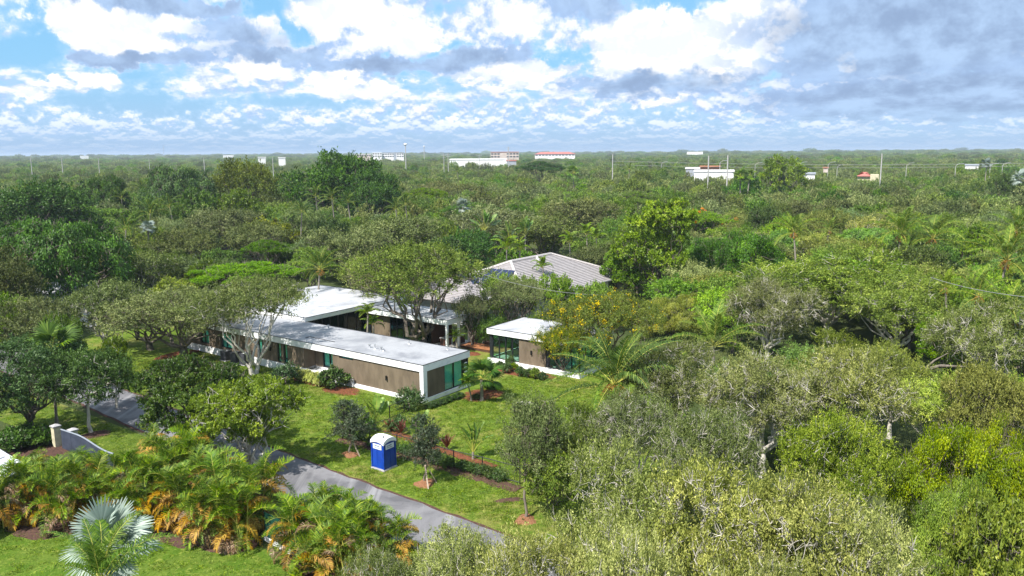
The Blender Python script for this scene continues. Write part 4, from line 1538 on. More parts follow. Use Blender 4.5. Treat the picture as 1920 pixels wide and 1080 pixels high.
proto('golden', 4.5, 6.5, 1.5, 'umbrella', 260, .55, 34000, .17, .075, 'gold', 'bark', trunk_r=.2, nlimb=6, shell=.4)
proto('cassia', 5.5, 6.0, 2.4, 'umbrella', 330, .60, 36000, .18, .07, 'cassia', 'bark', trunk_r=.2, nlimb=7, shell=.5, fork=.4, bl=(M['blossom'], 170, .13))
proto('schefflera', 5.0, 11.0, 1.5, 'irregular', 260, .72, 30000, .30, .14, 'bright', 'bark', mode='rosette', trunk_r=.25, nlimb=6, shell=.4, rs=9, up=.7)
proto('young_oak', 1.25, 4.4, 1.35, 'column', 90, .36, 9000, .13, .055, 'young', 'bark', trunk_r=.06, nlimb=4, fork=1.0, shell=.6, twigs=1)
proto('young_wide', 2.4, 5.0, .9, 'irregular', 130, .5, 15000, .14, .055, 'oakgrey', 'bark', trunk_r=.08, nlimb=5, fork=1.0, shell=.6, twigs=2)
proto('round_bright', 2.0, 4.0, .3, 'dome', 120, .42, 15000, .15, .075, 'weep', 'bark', mode='rosette', trunk_r=.08, nlimb=4, shell=.3)
# middle distance
for i in range(3):
    proto('oak_mid%d' % i, 5.0, 8.0, 2.5, 'irregular', 170, .75, 15000, .27, .12, 'oakgrey', 'bark', trunk_r=.22, nlimb=5, twigs=1, shell=.5, sides=5)
proto('oak_pale', 5.0, 8.0, 2.5, 'irregular', 170, .75, 15000, .27, .12, 'oak', 'palebark', trunk_r=.22, nlimb=5, twigs=2, shell=.5, sides=5)
proto('ficus0', 8.0, 11.0, .3, 'dome', 400, .80, 36000, .34, .15, 'ficus', 'bark', mode='droop', low=.65, trunk_r=.6, nlimb=6, shell=.3, sides=5, flat=.55)
proto('ficus1', 8.0, 11.0, 1.0, 'irregular', 320, .95, 26000, .40, .18, 'ficus', 'bark', trunk_r=.6, nlimb=6, shell=.35, sides=5, flat=.6)
proto('mid_green0', 4.5, 7.5, 1.5, 'dome', 150, .70, 12000, .28, .13, 'mid', 'bark', trunk_r=.2, nlimb=5, shell=.4, sides=5)
proto('mid_green1', 4.5, 7.5, 1.5, 'irregular', 150, .75, 12000, .30, .14, 'mid', 'bark', mode='rosette', trunk_r=.2, nlimb=5, shell=.4, sides=5)
proto('bright0', 4.0, 7.0, 1.2, 'dome', 130, .70, 11000, .30, .14, 'bright', 'bark', mode='rosette', trunk_r=.2, nlimb=5, shell=.35, sides=5)
proto('poinciana', 6.0, 6.0, 3.0, 'flat', 280, .62, 26000, .22, .09, 'flat', 'bark', mode='layer', trunk_r=.24, nlimb=7, shell=.3, flat=.3, sides=5)
proto('flame', 6.0, 6.0, 2.6, 'flat', 240, .70, 20000, .26, .10, 'flat', 'bark', mode='layer', trunk_r=.24, nlimb=7, shell=.35, flat=.35, sides=5, bl=(M['orange'], 34, .20))
proto('yellow_tree', 4.0, 6.5, 1.5, 'irregular', 120, .62, 9000, .30, .15, 'lime', 'bark', mode='rosette', trunk_r=.18, nlimb=5, shell=.4, sides=5)
proto('brown_tree', 5.0, 9.0, 2.0, 'dome', 150, .8, 12000, .30, .14, 'gold', 'bark', trunk_r=.22, nlimb=5, shell=.4, sides=5)
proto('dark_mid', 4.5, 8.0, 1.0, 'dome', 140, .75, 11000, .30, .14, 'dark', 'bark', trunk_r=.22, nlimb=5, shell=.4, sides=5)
proto('weep_mid', 5.5, 7.0, .8, 'irregular', 200, .7, 22000, .25, .10, 'ficus', 'bark', mode='droop', trunk_r=.24, nlimb=5, shell=.4, sides=5, flat=.5)
print('protos', len(PROTO))

HEROPT = []       # points of placed plants that fill trees must not hide
CANOPY = []       # (x, y, r, h) of every plant placed so far
TREES = []        # for the labels of the fill trees


def tree(key, loc, r, h, label, name='oak_tree', cat='tree', group=None, rz=None, tint=None, z=0.0):
    (ms, R, H) = PROTO[key]
    rr = random.Random(int(loc[0] * 13 + loc[1] * 7))
    rz = rr.uniform(0, 6.28) if rz is None else rz
    s = r / R
    t = thing(name, label, cat, (loc[0], loc[1], z), rz, group, (s, s, h / H))
    for m_, nm in zip(ms, ('crown', 'trunk', 'blossom')):
        o = obj(nm, m_, t)
        if nm == 'crown':
            o.color = (*(tint or (1, 1, 1)), 1)
    CANOPY.append((loc[0], loc[1], r, h))
    if h > 2.5:
        for dx, f in ((0, .8), (-.45, .66), (.45, .66), (0, .5), (0, .3 if h > 9 else .5)):
            HEROPT.append((loc[0] + dx * r, loc[1], h * f, r))
    TREES.append(t)
    return t


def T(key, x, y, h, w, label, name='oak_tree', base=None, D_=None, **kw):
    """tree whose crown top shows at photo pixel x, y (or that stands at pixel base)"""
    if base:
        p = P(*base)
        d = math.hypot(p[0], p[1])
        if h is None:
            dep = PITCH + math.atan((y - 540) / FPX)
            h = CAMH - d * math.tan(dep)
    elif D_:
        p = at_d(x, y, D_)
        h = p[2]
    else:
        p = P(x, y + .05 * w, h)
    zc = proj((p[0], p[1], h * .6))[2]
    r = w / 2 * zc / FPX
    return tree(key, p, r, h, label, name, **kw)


def D(c, f):
    return tuple(f * q for q in c)


dk = (.72, .76, .78)
for x, y, h, w, lab in ((925, 592, 3.6, 66, 'dark leafy bush behind the left end of the pavilion'), (893, 578, 4.0, 56, 'dark leafy bush between terrace panel and small grey oak'), (972, 598, 3.2, 60, 'dark leafy bush behind the pavilion roof'), (1005, 588, 3.8, 60, 'dark leafy bush between pavilion roof and tiled house')):
    T('mid_green0', x, y, h, w, lab, 'broad_tree', tint=(.7, .8, .7))
# --- trees round the house
T('multistem', 490, 512, None, 225, 'multi-stemmed pale barked oak against the long taupe wall', base=(478, 702), rz=.6)
T('umbrella1', 335, 524, None, 275, 'spreading grey oak over the lawn at the far end of the house', base=(345, 668), rz=2.2)
T('umbrella0', 240, 545, None, 190, 'low spreading grey oak with leaning limb left of the house lawn', base=(285, 655), tint=(.95, .95, .9))
T('courtyard', 772, 458, None, 285, 'large courtyard oak rising behind the front roof', base=(785, 648), rz=1.0)
T('umbrella0', 886, 552, 5.8, 80, 'low grey oak screening the lower tiled wing')
T('umbrella1', 720, 470, 8.5, 170, 'grey oak with bare twigs behind the courtyard oak', tint=(1.15, 1.1, 1.05))
T('umbrella0', 968, 522, 7.0, 130, 'small grey oak between the rear wing and the pavilion roof', tint=(1.05, 1.1, 1.05))
T('dense_mango', 368, 640, None, 205, 'dense dark green round tree beside the road', 'round_tree', base=(368, 848))
T('lime_tree', 478, 682, None, 205, 'yellow green tree standing on the road verge by the palms', 'round_tree', base=(474, 884), tint=(1.3, 1.22, 1.0))
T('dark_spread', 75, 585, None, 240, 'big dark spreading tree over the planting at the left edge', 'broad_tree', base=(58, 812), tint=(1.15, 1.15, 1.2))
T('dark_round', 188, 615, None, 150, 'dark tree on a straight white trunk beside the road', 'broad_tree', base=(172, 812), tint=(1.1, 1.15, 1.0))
T('lime_tree', 115, 582, 7.5, 80, 'yellow tipped tree rising behind the dark spreading tree', 'round_tree', tint=(.75, .8, .9))
T('lime_tree', 205, 630, 6.2, 80, 'yellow green crown leaning over the end of the left lawn', 'round_tree', tint=(.7, .75, .9))
T('bright0', 12, 545, 7.5, 90, 'bright green round tree cut by the left edge', 'round_tree', tint=(1.0, 1.0, .9))
# --- verge and fence trees with stakes
T('young_oak', 655, 740, None, 70, 'slim young oak with one stake left of the blue toilet', 'young_oak', base=(657, 852))
T('young_oak', 797, 776, None, 66, 'slim young oak with two stakes right of the blue toilet', 'young_oak', base=(797, 906), rz=1)
T('young_wide', 972, 762, None, 150, 'young grey oak with a wide crown at the end of the fence', 'young_oak', base=(985, 972), tint=(.95, 1.0, 1.0))
T('round_bright', 1040, 832, 4.6, 108, 'small bright green bushy tree beside the wide young oak', 'round_tree')
# --- right-hand side
T('cassia', 1128, 548, 7.0, 225, 'golden flowered cassia tree leaning over the pavilion roof', 'flowering_tree')
T('cassia', 1055, 612, 4.6, 112, 'low yellow flowered cassia branch tree in front of the pavilion', 'flowering_tree', rz=2)
T('weeping', 1262, 536, 6.0, 130, 'feathery yellow green tree behind the coconut palm', 'feathery_tree', tint=(1.05, .95, 1.2))
T('schefflera', 1236, 374, None, 150, D_=115, label='tall light green umbrella leaved tree beside the tiled roof', name='broad_tree', tint=(1.4, 1.35, 1.2))
T('schefflera', 1165, 470, 7.0, 80, 'low light green tree at the corner of the tiled roof', 'broad_tree')
T('weep_mid', 1410, 424, 9.5, 160, 'dense weeping fig with clipped dome top', 'weeping_tree', tint=(1.35, 1.35, 1.2))
T('weep_mid', 1330, 436, 9.0, 110, 'darker weeping fig joined to the clipped fig', 'weeping_tree', tint=(1.0, 1.15, 1.3))
T('flame', 1290, 384, 9.0, 170, 'flat green flame tree with orange flowers', 'flat_topped_tree')
T('oak_green', 1560, 452, 10.5, 330, 'huge green oak with dark hollow and forked trunk', tint=(1.25, 1.22, .95))
T('oak_green', 1690, 505, 9.0, 220, 'leafy green oak joined to the huge green oak', tint=(1.3, 1.25, .95))
T('oak_near1', 1445, 520, 8.8, 170, 'grey twiggy oak beyond the short coconut palm', tint=(.98, 1.0, .95))
T('oak_near2', 1860, 560, 9.0, 210, 'pale oak with a long bare white limb', tint=(1.05, 1.1, .9))
LIMB = TREES[-1]
T('golden', 1860, 688, 8.0, 190, 'golden olive tree at the right edge', 'golden_tree')
T('weeping', 1790, 748, 8.5, 240, 'bright yellow green weeping tree beneath the golden tree', 'weeping_tree')
T('weeping', 1895, 775, 8.0, 200, 'bright yellow green weeping tree cut by the right edge', 'weeping_tree', tint=(1.1, 1.02, .9))
T('weeping', 1800, 868, 7.0, 170, 'lower yellow green weeping tree over the dark lawn gap', 'weeping_tree', tint=(.95, 1, 1))
T('broadleaf', 1882, 925, 8.8, 200, 'glossy bright green large leaved tree in the bottom corner', 'broad_tree', tint=(1.45, 1.3, .95))
T('oak_near0', 1600, 655, 8.5, 230, 'silvery oak below the huge green oak', tint=(1.3, 1.3, 1.15))
T('oak_near1', 1440, 660, 8.2, 230, 'silvery oak with a pale straight trunk in the clearing', tint=(1.12, 1.14, 1.05))
T('oak_near2', 1270, 640, 7.5, 200, 'grey green oak right of the big coconut palm', tint=(.85, .88, .9))
T('oak_near0', 1190, 735, 6.8, 190, 'dusty green oak below the big coconut palm', tint=(.8, .86, .8))
T('oak_green', 1080, 760, 5.6, 140, 'small dusty oak on the back lawn', tint=(.8, .82, 1.0))
T('oak_near1', 1330, 770, 8.0, 220, 'twiggy oak before the clearing', tint=(.9, .95, .9))
T('oak_green', 1590, 770, 8.0, 220, 'greener oak before the silvery oak', tint=(1.5, 1.4, 1.2))
# the long bare limb of the pale oak
pts = [P(1690, 735, 3.0), P(1706, 712, 4.0), P(1730, 695, 4.8), P(1765, 686, 5.4), P(1812, 688, 5.9)]
g = G()
g.tube(pts, [.24, .22, .17, .13, .06], 8)
g.tube([pts[2], P(1752, 676, 5.6), P(1778, 662, 6.3)], [.10, .07, .03], 6)
lb = g.build('bare_limb', M['bark'], None, smooth=True)
lb.parent = LIMB
lb.matrix_parent_inverse = (Matrix.Translation(LIMB.location) @ LIMB.rotation_euler.to_matrix().to_4x4() @ Matrix.Diagonal((*LIMB.scale, 1))).inverted()
# --- front row of oaks
T('oak_near2', 1180, 850, 8.4, 300, 'pale front oak beside the small bright tree', tint=(1.3, 1.28, 1.15))
T('oak_hollow', 1330, 870, 9.0, 330, 'pale front oak with tangled white twigs', tint=(1.42, 1.37, 1.2))
T('oak_near0', 1510, 900, 9.0, 330, 'pale front oak with a slanting white trunk', tint=(1.42, 1.37, 1.2))
T('oak_near1', 1620, 960, 8.0, 260, 'pale front oak next to the dark lawn gap', tint=(1.42, 1.37, 1.2))
T('oak_near0', 850, 1002, 6.2, 215, 'low pale oak rising over the end of the road', tint=(1.42, 1.37, 1.2))
T('oak_hollow', 722, 1022, 5.8, 180, 'low pale oak in front of the second palm hedge', tint=(.95, 1.03, .9))
T('oak_near2', 1010, 990, 7.5, 260, 'pale oak at the bottom edge below the wide young oak', tint=(1.42, 1.37, 1.2))
T('oak_near1', 1190, 1000, 8.6, 300, 'pale oak at the bottom edge under the front oaks', tint=(1.42, 1.37, 1.2))
T('oak_hollow', 1420, 1035, 8.8, 300, 'pale hollow crowned oak along the bottom edge', tint=(1.38, 1.34, 1.2))
# --- left and middle distance
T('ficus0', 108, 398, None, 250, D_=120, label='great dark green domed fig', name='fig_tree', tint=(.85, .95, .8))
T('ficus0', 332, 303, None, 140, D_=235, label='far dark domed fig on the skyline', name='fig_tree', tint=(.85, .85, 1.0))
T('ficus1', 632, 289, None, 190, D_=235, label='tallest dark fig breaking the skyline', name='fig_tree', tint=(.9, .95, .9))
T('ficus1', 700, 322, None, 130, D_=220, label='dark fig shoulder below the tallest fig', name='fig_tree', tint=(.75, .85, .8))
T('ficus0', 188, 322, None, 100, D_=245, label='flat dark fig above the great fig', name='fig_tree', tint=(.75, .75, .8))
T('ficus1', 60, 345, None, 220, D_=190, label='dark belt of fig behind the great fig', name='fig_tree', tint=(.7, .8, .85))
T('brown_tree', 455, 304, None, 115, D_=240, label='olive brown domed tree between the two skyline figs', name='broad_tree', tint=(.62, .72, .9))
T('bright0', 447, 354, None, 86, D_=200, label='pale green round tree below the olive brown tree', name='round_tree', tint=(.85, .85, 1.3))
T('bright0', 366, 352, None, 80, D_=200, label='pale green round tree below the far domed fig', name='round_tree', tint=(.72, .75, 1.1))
T('yellow_tree', 512, 402, 9.0, 108, 'golden yellow leaved tree among dark oaks', 'round_tree', tint=(1.15, 1.0, .9))
T('poinciana', 458, 480, 7.0, 215, 'flat topped vivid green poinciana behind the house', 'flat_topped_tree')
T('poinciana', 500, 443, 7.5, 90, 'small flat vivid green poinciana under the yellow tree', 'flat_topped_tree', tint=(.75, .85, .8))
T('mid_green1', 580, 458, 7.5, 90, 'leafy green tree beside the drooping coconut palm', 'broad_tree', tint=(1.4, 1.35, 1.1))
T('mid_green1', 180, 380, 10.0, 120, 'layered green tree above the great fig', 'broad_tree', tint=(.9, 1.0, .8))
T('oak_mid0', 418, 388, 10.0, 150, 'tall grey oak right of the great fig', tint=(.85, .85, .85))
T('oak_mid1', 345, 425, 8.5, 130, 'grey oak below the coconut palms', tint=(.8, .8, .8))
T('oak_mid2', 480, 415, 8.5, 120, 'grey oak below the golden yellow tree', tint=(.8, .8, .8))
T('oak_pale', 262, 470, 7.8, 130, 'pale olive oak right of the great fig', tint=(.66, .78, .62))
T('oak_pale', 185, 524, 7.6, 150, 'olive oak below the great fig', tint=(.60, .70, .62))
T('oak_mid1', 60, 555, 7.0, 140, 'grey oak left of the pale walk', tint=(.9, .9, .9))
T('yellow_tree', 288, 425, 8.5, 70, 'yellow green bush tree in front of the palm group', 'round_tree', tint=(.6, .7, .7))
T('oak_mid0', 850, 338, 11.0, 120, 'purple grey bare oak in the middle distance', tint=(1.0, .9, 1.0))
T('oak_mid1', 930, 385, 9.5, 200, 'broad grey oak above the fan palms', tint=(1, .98, 1))
T('oak_mid2', 740, 402, 9.5, 200, 'broad grey oak behind the courtyard tree', tint=(.95, .98, .9))
T('oak_mid0', 660, 425, 9.0, 160, 'grey oak above the vivid poinciana', tint=(.95, .95, .85))
T('oak_mid1', 1020, 400, 9.5, 160, 'grey oak above the tiled roof', tint=(1, .98, .9))
T('oak_mid2', 1090, 370, 10.0, 170, 'grey oak in the centre of the canopy', tint=(1.05, 1, 1))
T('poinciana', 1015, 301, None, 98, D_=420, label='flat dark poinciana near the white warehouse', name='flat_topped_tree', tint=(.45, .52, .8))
T('bright0', 1472, 291, None, 88, D_=320, label='tall bright tree standing above the canopy line', name='broad_tree', tint=(1.1, 1.0, .8))
T('dark_mid', 1885, 328, None, 60, D_=280, label='dark green round tree near the right skyline', name='round_tree', tint=(1.3, 1.3, 1.1))
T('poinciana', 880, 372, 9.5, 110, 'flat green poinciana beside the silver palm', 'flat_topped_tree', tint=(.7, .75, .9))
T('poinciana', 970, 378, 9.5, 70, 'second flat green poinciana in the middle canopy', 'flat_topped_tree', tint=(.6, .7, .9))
T('poinciana', 800, 346, 11.0, 90, 'flat yellow green poinciana under the tallest fig', 'flat_topped_tree', tint=(.9, .85, .9))
T('poinciana', 1200, 352, 10.5, 100, 'flat yellow green poinciana above the umbrella leaved tree', 'flat_topped_tree', tint=(1, .9, .9))
T('bright0', 1840, 415, 9.5, 70, 'bright green leafy tree between two coconut palms', 'round_tree', tint=(1.1, 1.05, .7))
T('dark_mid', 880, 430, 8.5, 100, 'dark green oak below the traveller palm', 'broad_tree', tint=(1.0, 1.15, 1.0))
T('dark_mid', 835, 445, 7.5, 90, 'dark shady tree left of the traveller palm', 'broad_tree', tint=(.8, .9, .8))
for x, y, h, w, lab in ((940, 506, 7.4, 70, 'bright leafy tree before the solar panels'), (1040, 508, 7.4, 84, 'bright leafy tree at the middle of the tiled roof'), (1110, 523, 6.4, 80, 'bright leafy tree before the white columns'), (985, 512, 7.0, 64, 'bright leafy tree under the roof hip')):
    T('mid_green1', x, y, h, w, lab, 'broad_tree', tint=(1.5, 1.55, 1.1))


# ------------------------------------------------------------------ palms
pm = (M['palm'], M['rachis'])
COCO = [frond_mesh('coconut_frond', 1, 4.4, 44, .95, .06, 1.0, pm, arch=.35, hang=.5),
        frond_mesh('coconut_frond', 2, 4.4, 44, .95, .06, 1.6, pm, arch=.6, hang=.6, sway=.06),
        frond_mesh('coconut_frond', 3, 4.2, 42, .90, .06, 1.25, pm, arch=.5, hang=.7, sway=-.08),
        frond_mesh('coconut_frond', 4, 4.0, 42, .85, .06, .55, pm, arch=.2, hang=.35)]
OLDF = frond_mesh('old_frond', 5, 4.0, 38, .8, .055, 1.3, (M['arecaold'], M['rachis']), arch=.2, hang=.8)
am, ao, ad = (M['areca'], M['rachis']), (M['arecaold'], M['rachis']), (M['arecadead'], M['rachis'])
AREC = [frond_mesh('areca_frond', 11, 2.1, 30, .62, .046, 1.9, am, arch=.95, vee=.9, hang=.30, tintmu=.5),
        frond_mesh('areca_frond', 12, 2.3, 32, .62, .046, 2.5, am, arch=1.1, vee=.9, hang=.35, sway=.10, tintmu=.42),
        frond_mesh('areca_frond', 13, 1.9, 28, .60, .046, 1.4, am, arch=.8, vee=1.0, hang=.25, sway=-.1, tintmu=.62)]
AROLD = [frond_mesh('areca_frond', 14, 1.9, 28, .58, .060, 2.4, ao, arch=.8, vee=.6, hang=.5),
         frond_mesh('areca_frond', 15, 1.7, 26, .55, .055, 2.2, ao, arch=.5, vee=.5, hang=.6, sway=.15)]
ARDEAD = [frond_mesh('areca_frond', 16, 1.7, 24, .50, .045, 2.6, ad, arch=.5, vee=.3, hang=.7)]
SILV = [fan_mesh('fan_leaf', 21, 1.15, 34, 4.6, (M['silver'], M['silver']), .12), fan_mesh('fan_leaf', 22, 1.05, 30, 4.2, (M['silver'], M['silver']), .25)]
FANG = [fan_mesh('fan_leaf', 23, 1.0, 26, 4.0, (M['palm'], M['rachis']), .3), fan_mesh('fan_leaf', 24, .9, 24, 4.2, (M['bright'], M['rachis']), .35)]
BLAD = [blade_mesh('broad_leaf', 31, 2.6, .75, (M['banana'], M['rachis']), .5, .42), blade_mesh('broad_leaf', 32, 2.4, .7, (M['banana'], M['rachis']), .95, .40), blade_mesh('broad_leaf', 33, 2.7, .7, (M['banana'], M['rachis']), .25, .45)]
FOXT = [frond_mesh('palm_frond', 41, 2.4, 34, .62, .075, 1.5, am, arch=.7, vee=.8, hang=.5), frond_mesh('palm_frond', 42, 2.4, 34, .62, .075, 2.0, am, arch=.8, vee=.8, hang=.55)]


def palm_trunk(H, r0, r1, lean, az, bend=1.6):
    t = np.linspace(0, 1, 9)
    x = lean * t ** bend
    pts = np.stack([x * math.cos(az), x * math.sin(az), H * t], 1)
    rr = r0 + (r1 - r0) * t
    rr[0] *= 1.5
    V, F = tube_arr(pts, rr, 8)
    return mesh('trunk', V, np.array(F), (M['palmbark'],), None, None, True), pts[-1]


NUTS = G()
_r = random.Random(4)
for k in range(16):
    a, z, q = _r.uniform(0, 6.28), _r.uniform(-.7, .1), _r.uniform(.18, .45)
    NUTS.cyl((q * math.cos(a), q * math.sin(a), z), (q * math.cos(a) * 1.12, q * math.sin(a) * 1.12, z - .24), .11, .06, 6)
for k in range(26):
    a = _r.uniform(0, 6.28)
    NUTS.tube([(0, 0, .1), (.3 * math.cos(a), .3 * math.sin(a), .05), (.75 * math.cos(a), .75 * math.sin(a), -.4 - _r.random() * .4)], .018, 3)
NUTS = NUTS.me('coconuts', M['coconut'])


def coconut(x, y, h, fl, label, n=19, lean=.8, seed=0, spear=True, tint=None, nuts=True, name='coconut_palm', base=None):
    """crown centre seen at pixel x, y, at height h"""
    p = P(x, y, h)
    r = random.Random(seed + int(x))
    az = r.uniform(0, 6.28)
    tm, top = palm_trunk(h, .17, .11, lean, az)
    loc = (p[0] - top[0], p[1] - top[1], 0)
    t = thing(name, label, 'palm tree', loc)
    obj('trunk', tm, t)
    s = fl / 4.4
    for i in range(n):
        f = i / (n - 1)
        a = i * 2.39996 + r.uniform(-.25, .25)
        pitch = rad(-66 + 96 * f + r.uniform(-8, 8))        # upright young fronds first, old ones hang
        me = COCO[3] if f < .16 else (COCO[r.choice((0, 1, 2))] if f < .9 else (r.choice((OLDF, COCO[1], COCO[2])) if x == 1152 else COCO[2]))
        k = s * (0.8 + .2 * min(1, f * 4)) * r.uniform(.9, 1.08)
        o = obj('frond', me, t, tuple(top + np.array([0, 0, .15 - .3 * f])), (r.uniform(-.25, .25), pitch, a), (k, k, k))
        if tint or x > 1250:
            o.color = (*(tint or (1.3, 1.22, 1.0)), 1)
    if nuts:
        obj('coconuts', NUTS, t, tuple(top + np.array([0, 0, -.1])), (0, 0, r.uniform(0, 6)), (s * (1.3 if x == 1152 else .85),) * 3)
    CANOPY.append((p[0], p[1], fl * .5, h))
    HEROPT.extend([(p[0], p[1], h + .3, fl * .6), (p[0] - fl * .4, p[1], h + .6, fl * .5), (p[0] + fl * .4, p[1], h + .6, fl * .5), (p[0], p[1], h + fl * .5, fl * .5)])
    return t


coconut(1152, 722, 5.0, 5.6, 'big coconut palm with orange nut cluster beside the pavilion', n=21, seed=3, lean=.3)
coconut(1338, 648, 5.0, 4.9, 'short coconut palm with upright yellow ribs right of the cassia', n=15, seed=5, nuts=False, lean=.1)
coconut(1690, 440, 9.4, 5.9, 'coconut palm behind the huge green oak, taller of two', n=17, seed=2)
coconut(1748, 448, 9.0, 5.5, 'coconut palm behind the huge green oak, right of two', n=15, seed=9)
coconut(1488, 436, 9.4, 4.6, 'coconut palm behind the clipped weeping fig', n=15, seed=1)
coconut(1888, 488, 9.0, 5.8, 'coconut palm with orange fruit near the right edge', n=19, seed=4)
coconut(1905, 434, 10.0, 5.2, 'coconut palm behind the orange fruited palm', n=15, seed=6)
coconut(1895, 596, 7.6, 4.6, 'coconut palm beside the bare white limb', n=13, seed=8)
coconut(1772, 540, 7.5, 3.0, 'small yellow coconut palm under the wire', n=11, seed=7, tint=(1.5, 1.3, .5))
coconut(1835, 555, 7.6, 4.0, 'low coconut palm under the wire', n=13, seed=12)
coconut(1555, 432, 9.0, 2.8, 'small coconut palm between grey oaks', n=13, seed=13, tint=(1.1, 1.1, .8))
coconut(600, 505, 6.5, 4.4, 'coconut palm with drooping yellow fronds behind the house', n=17, seed=3, tint=(.85, .85, .75))
for k, (x, y, h, fl, lab) in enumerate(((228, 372, 10, 4.2, 'coconut palm at the left of the palm group'), (268, 356, 12, 4.4, 'tallest coconut palm of the palm group'), (282, 400, 9, 4.6, 'coconut palm at the front of the palm group'), (318, 388, 10, 4.0, 'dark coconut palm at the right of the palm group'), (236, 430, 8, 4.4, 'drooping coconut palm beside the great fig'),
                                        (592, 368, 12, 3.8, 'coconut palm below the skyline fig, left one'), (622, 372, 12, 3.8, 'coconut palm with orange stalk below the skyline fig'), (566, 398, 10, 3.6, 'low coconut palm next to the golden yellow tree'), (742, 392, 10, 3.8, 'coconut palm right of the dark fig shoulder'), (760, 385, 10.5, 3.4, 'thin coconut palm in the shadow gap'), (652, 380, 11, 3.6, 'coconut palm among vivid leaves left of the shadow gap'),
                                        (858, 322, 13, 4.0, 'feathery palm in front of the white warehouse'), (1180, 318, 14, 4.0, 'feathery palm in the far canopy right of centre'))):
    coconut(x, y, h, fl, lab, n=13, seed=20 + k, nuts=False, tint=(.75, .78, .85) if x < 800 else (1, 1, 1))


def fan_palm(x, y, h, label, leaves, n, s, trunk=.14, lean=.3, name='fan_palm', seed=0, spread=(-70, 45), tint=None):
    p = P(x, y, h)
    r = random.Random(seed + int(x))
    tm, top = palm_trunk(h, trunk, trunk * .8, lean, r.uniform(0, 6.28))
    t = thing(name, label, 'palm tree', (p[0] - top[0], p[1] - top[1], 0))
    obj('trunk', tm, t)
    for i in range(n):
        f = i / max(1, n - 1)
        a = i * 2.39996 + r.uniform(-.3, .3)
        k = s * r.uniform(.85, 1.1)
        o = obj('leaf', r.choice(leaves), t, tuple(top + np.array([0, 0, .1])), (r.uniform(-.4, .4), rad(spread[0] + (spread[1] - spread[0]) * f), a), (k, k, k))
        if tint:
            o.color = (*tint, 1)
    CANOPY.append((p[0], p[1], s * 1.2, h))
    HEROPT.append((p[0], p[1], h, s * 2))
    return t


fan_palm(205, 1036, 5.0, 'silver white fan palm at the bottom left corner', SILV, 20, .92, .2, 0, 'silver_fan_palm', spread=(-75, 30), tint=(.86, .9, .84))
coconut(190, 1096, 5.6, 3.3, 'coconut palm crown at the bottom edge before the silver palm', n=17, seed=2, nuts=False, lean=.2, tint=(1.25, 1.25, 1.1))
fan_palm(868, 388, 9.5, 'silver fan palm deep in the middle canopy', SILV, 16, .95, .2, 0, 'silver_fan_palm', tint=(.7, .72, .7))
fan_palm(277, 428, 8.6, 'small silver fan palm in front of the palm group', SILV, 14, .75, .2, 0, 'silver_fan_palm', tint=(.7, .72, .7))
fan_palm(1850, 308, 15.5, 'silver fan palm near the right skyline', SILV, 14, 1.25, .2, 0, 'silver_fan_palm', tint=(.5, .55, .55))
fan_palm(1912, 336, 13.0, 'silver fan palm cut by the right edge', SILV, 14, 1.4, .2, 0, 'silver_fan_palm')
fan_palm(1388, 332, 13.5, 'tall fan palm with bare trunk, left of the pair', FANG, 22, 1.7, .22, .5, 'fan_palm')
fan_palm(1406, 330, 13.5, 'tall fan palm with bare trunk, right of the pair', FANG, 18, 1.4, .22, .8, 'fan_palm')
fan_palm(1075, 325, 13.0, 'pale fan palm near the flat dark poinciana', FANG, 18, 2.0, .2, .3, 'fan_palm', tint=(1.1, 1.1, 1.3))
fan_palm(100, 660, 6.0, 'green fan palm poking through the dark spreading tree', FANG, 14, 1.3, .12, .3, 'fan_palm', tint=(.8, .9, .8))


def blade_palm(x, y, h, label, n, s, base=None, plane=None, name='traveller_palm', cat='palm tree', seed=0, pitch=(-85, -15), tint=None):
    p = P(*base) if base else P(x, y, h)
    r = random.Random(seed + int(x))
    if h is None:
        h = .3
    t = thing(name, label, cat, (p[0], p[1], 0))
    tm, top = palm_trunk(max(h, .3), .12 * s, .09 * s, 0, 0)
    obj('trunk', tm, t)
    for i in range(n):
        f = i / max(1, n - 1)
        if plane is not None:
            a = plane + (0 if i % 2 else math.pi) + r.uniform(-.2, .2)
        else:
            a = i * 2.39996 + r.uniform(-.3, .3)
        k = s * r.uniform(.8, 1.1)
        o = obj('leaf', r.choice(BLAD), t, tuple(top - np.array([0, 0, .1])), (r.uniform(-.5, .5), rad(pitch[0] + (pitch[1] - pitch[0]) * f), a), (k, k, k))
        if tint:
            o.color = (*tint, 1)
    CANOPY.append((p[0], p[1], s, h))
    HEROPT.append((p[0], p[1], h, s * 2))
    return t


blade_palm(908, 432, 8.4, 'tall traveller palm with fanned blades above the dark oak', 14, 1.35, plane=.2, tint=(.9, .95, 1.1))
blade_palm(955, 452, 6.5, 'traveller palm clump behind the solar panels, left one', 10, 1.3, plane=.5, seed=2, tint=(.75, .8, .85))
blade_palm(985, 440, 7.5, 'traveller palm clump behind the tiled roof apex', 9, 1.2, plane=.9, seed=3, tint=(.75, .8, .85))


